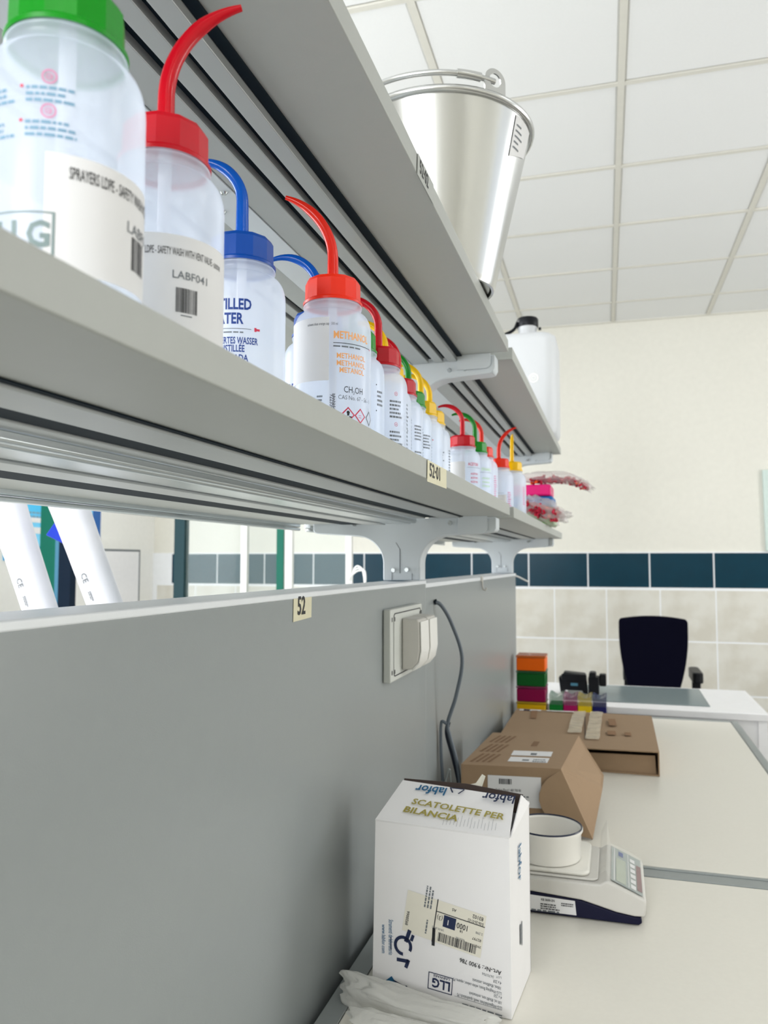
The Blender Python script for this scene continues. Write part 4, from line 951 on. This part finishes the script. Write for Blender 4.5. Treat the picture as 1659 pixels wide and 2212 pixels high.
for k in range(5):
    a = 2*PI*k/5+.3; MB().tube([(cx_, cy_+.27, .1), (cx_+.28*math.cos(a), cy_+.27+.28*math.sin(a), .07)], [.022, .014], 8).build('base_leg', M_black, t)
    MB().lathe([(.0001, -.012), (.025, -.012), (.025, .012), (.0001, .012)], 14, (cx_+.28*math.cos(a), cy_+.27+.28*math.sin(a), .025), sx=1).build('castor', M_black, t)
for s_ in (-1, 1):
    x = cx_+(.228 if s_ > 0 else -.13)
    MB().prism(rrect(x-.028, x+.028, cy_+.06, cy_+.34, .025), .80, .858, XY()).build('armrest', M_black, t, bevel=.008, seg=3)
    MB().prism(rrect(x-.022, x+.022, .47, .80, .01), cy_+.16, cy_+.20, lambda a, b, d: (a, d, b)).build('arm_post', M_black, t, bevel=.003)

# ------------------------------------------------------------------ seen through the gap: poster, frame, posts, glass screen, pipette controllers
def rbox(m, u0, u1, v0, v1, z0, z1, mi=0):
    m.add([RF(a, b, c_) for c_ in (z0, z1) for a, b in ((u0, v0), (u1, v0), (u1, v1), (u0, v1))], [(0, 3, 2, 1), (4, 5, 6, 7), (0, 1, 5, 4), (1, 2, 6, 5), (2, 3, 7, 6), (3, 0, 4, 7)], mi); return m
M_poster = mat('blue_poster', (70, 190, 240), .4, rgb2=(150, 220, 250), scale=2)
t = thing('blue_poster', RF(UL+.01, 4.35, 1.46), 'light blue poster with dark blue edge on the left wall', 'poster')
rbox(MB(), UL+.002, UL+.006, 3.90, 4.74, 1.46, 2.2).build('sheet', M_poster, t)
rbox(MB(), UL+.002, UL+.0075, 4.74, 4.83, 1.46, 2.2).build('edge_band', mat('deep_blue', (0, 92, 170), .4), t)
m = MB(); fn = plane(RF(UL+.0066, 3.95, 1.46), RF(0, 1)-RF(0, 0), (0, 0, 1), .0003); fn_ = lambda u, v: fn(u, v)
m.rect(0, .35, 0, .09, fn, 0, 1, 0, (-.05, .0)); m.rect(0, .4, 0, .04, fn, 1, 1, 0, (0, .17)); m.rect(0, .35, 0, .03, fn, 1, 1, 0, (0, .24)); m.scribble(.2, .05, 2, fn, (.12, .32), 2)
m.build('print', [mat('mid_blue', (0, 150, 220), .4), M_paper, M_inkbl], t)
t = thing('framed_door', RF(UL+.02, 5.0, 0), 'white cabinet door with grey seal line at the left wall corner', 'door')
rbox(MB(), UL+.001, UL+.012, 4.835, 5.45, .05, 1.62).build('leaf', M_white, t)
m = MB()
for a in ((4.84, 5.32, 1.53, 1.545), (5.305, 5.32, .1, 1.53)): rbox(m, UL+.012, UL+.017, a[0], a[1], a[2], a[3])
m.build('seal', M_inkg, t)
rbox(MB(), UL+.012, UL+.016, 4.84, 5.305, .1, 1.53).build('inset_panel', M_whitew, t)
# posts and glass of the screen between the benches
t = thing('glass_screen', RF(-1.6, 3.7, 0), 'glass screen with dark green posts and white bars behind the partition', 'screen')
V_ = 3.7
for u0, u1, mt_ in ((-3.04, -2.939, M_green), (-2.939, -2.915, mat('steel_blue', (60, 120, 150), .4)), (-2.915, -2.837, mat('deep_navy_post', (2, 24, 44), .4, spec=.15)), (-2.197, -2.137, M_dgreen), (-1.61, -1.573, M_green)):
    rbox(MB(), u0, u1, V_, V_+.05, 0, 2.1).build('post', mt_, t)
for u0, u1 in ((-1.814, -1.782), (-1.572, -1.531), (-1.242, -1.213)): rbox(MB(), u0, u1, V_+.01, V_+.04, 0, 2.1).build('bar', M_white, t)
for u0, u1 in ((-2.136, -1.815), (-1.781, -1.611), (-1.53, -1.243)): rbox(MB(), u0, u1, V_+.02, V_+.026, 0.0, 2.08).build('pane', M_glass, t)
rbox(MB(), -3.04, -1.213, V_, V_+.05, 2.1, 2.14).build('top_rail', M_dgreen, t)
t = thing('cable_coil', (-.36, 2.2, .9), 'white cable coil standing up left of the near shelf upright', 'cable')
m = MB()
for k in range(3):
    m.tube(smooth_path([(-.385-.012*k, 2.2+.02*k, 1.3), (-.38-.006*k, 2.2, 1.39), (-.372, 2.2, 1.431-.006*k), (-.358+.003*k, 2.2, 1.440-.006*k), (-.343+.003*k, 2.2, 1.42), (-.340, 2.2, 1.35), (-.36, 2.2, 1.2), (-.37, 2.2, .905)]), .0028, 6)
m.build('loops', M_white, t)
# pipette controllers leaning in a stand on the opposite bench
def pip(p_top, p_bot, label, first):
    a, b = Vector(p_top), Vector(p_bot); ax = (a-b).normalized(); t = thing('pipette_controller', b-ax*.1, label, 'pipette', 'pipette controllers')
    sd = ax.cross(Vector((0, 1, 0))).normalized(); fr_ = sd.cross(ax)
    if fr_.y > 0: fr_ = -fr_
    if sd.x > 0: sd = -sd
    m = MB(); n = 20; P = []
    for s_, w_, d_ in ((-.12, .024, .022), (0, .026, .024), (.10, .027, .025), (.16, .029, .026), (.22, .032, .027), (.27, .03, .026), (.30, .018, .016)):
        for i in range(n):
            q = 2*PI*i/n; cxq, syq = math.cos(q), math.sin(q); P.append(b+ax*s_+sd*w_*math.copysign(abs(cxq)**.75, cxq)+fr_*d_*math.copysign(abs(syq)**.75, syq))
    f = [(k*n+i, k*n+(i+1) % n, (k+1)*n+(i+1) % n, (k+1)*n+i) for k in range(6) for i in range(n)]+[tuple(range(n-1, -1, -1)), tuple(range(6*n, 7*n))]
    m.add(P, f); m.build('handle', mat('pipette_white', (236, 237, 244), .35), t, smooth=60)
    c_ = b+ax*.142+sd*.034
    m = MB().slab([c_+sd*.022+ax*.004-fr_*.010, c_-ax*.020-fr_*.010, c_-ax*.026+sd*-.006-fr_*.010, c_+ax*.018-sd*.006-fr_*.010], .018); m.build('trigger', mat('blue_trigger', (20, 60, 200), .3), t, bevel=.002)
    fn = plane(b+fr_*.0255, -ax, -sd, .0006); m = MB(); m.text('CE', .014, fn, 0, 0, at=(-.052, -.006)); m.scribble(.02, .006, 2, fn, (-.02, .002), 0); m.build('print', M_inkg, t)
    MB().lathe([(.0001, -.2), (.004, -.2), (.012, -.14), (.015, -.118)], 12, (0, 0, 0)).build('tip_cone', M_white, t, local=True).matrix_local = Matrix.Translation(ax*.1) @ ax.to_track_quat('Z', 'Y').to_matrix().to_4x4()
    return t

t = thing('pipette_stand', (-.5, 1.13, .9), 'white charging stand holding the two pipette controllers on the opposite bench', 'stand')
MB().box(-.66, -.28, 1.04, 1.2, .9, .925).build('base', M_white, t, bevel=.004)
MB().box(-.6, -.34, 1.135, 1.16, .925, 1.22).build('back_plate', M_white, t, bevel=.004)
pip((-.631, 1.1, 1.554), (-.556, 1.1, 1.378), 'left white pipette controller leaning behind the partition', True)
pip((-.5016, 1.1, 1.5437), (-.4298, 1.1, 1.3875), 'right white pipette controller with visible blue trigger behind the partition', False)
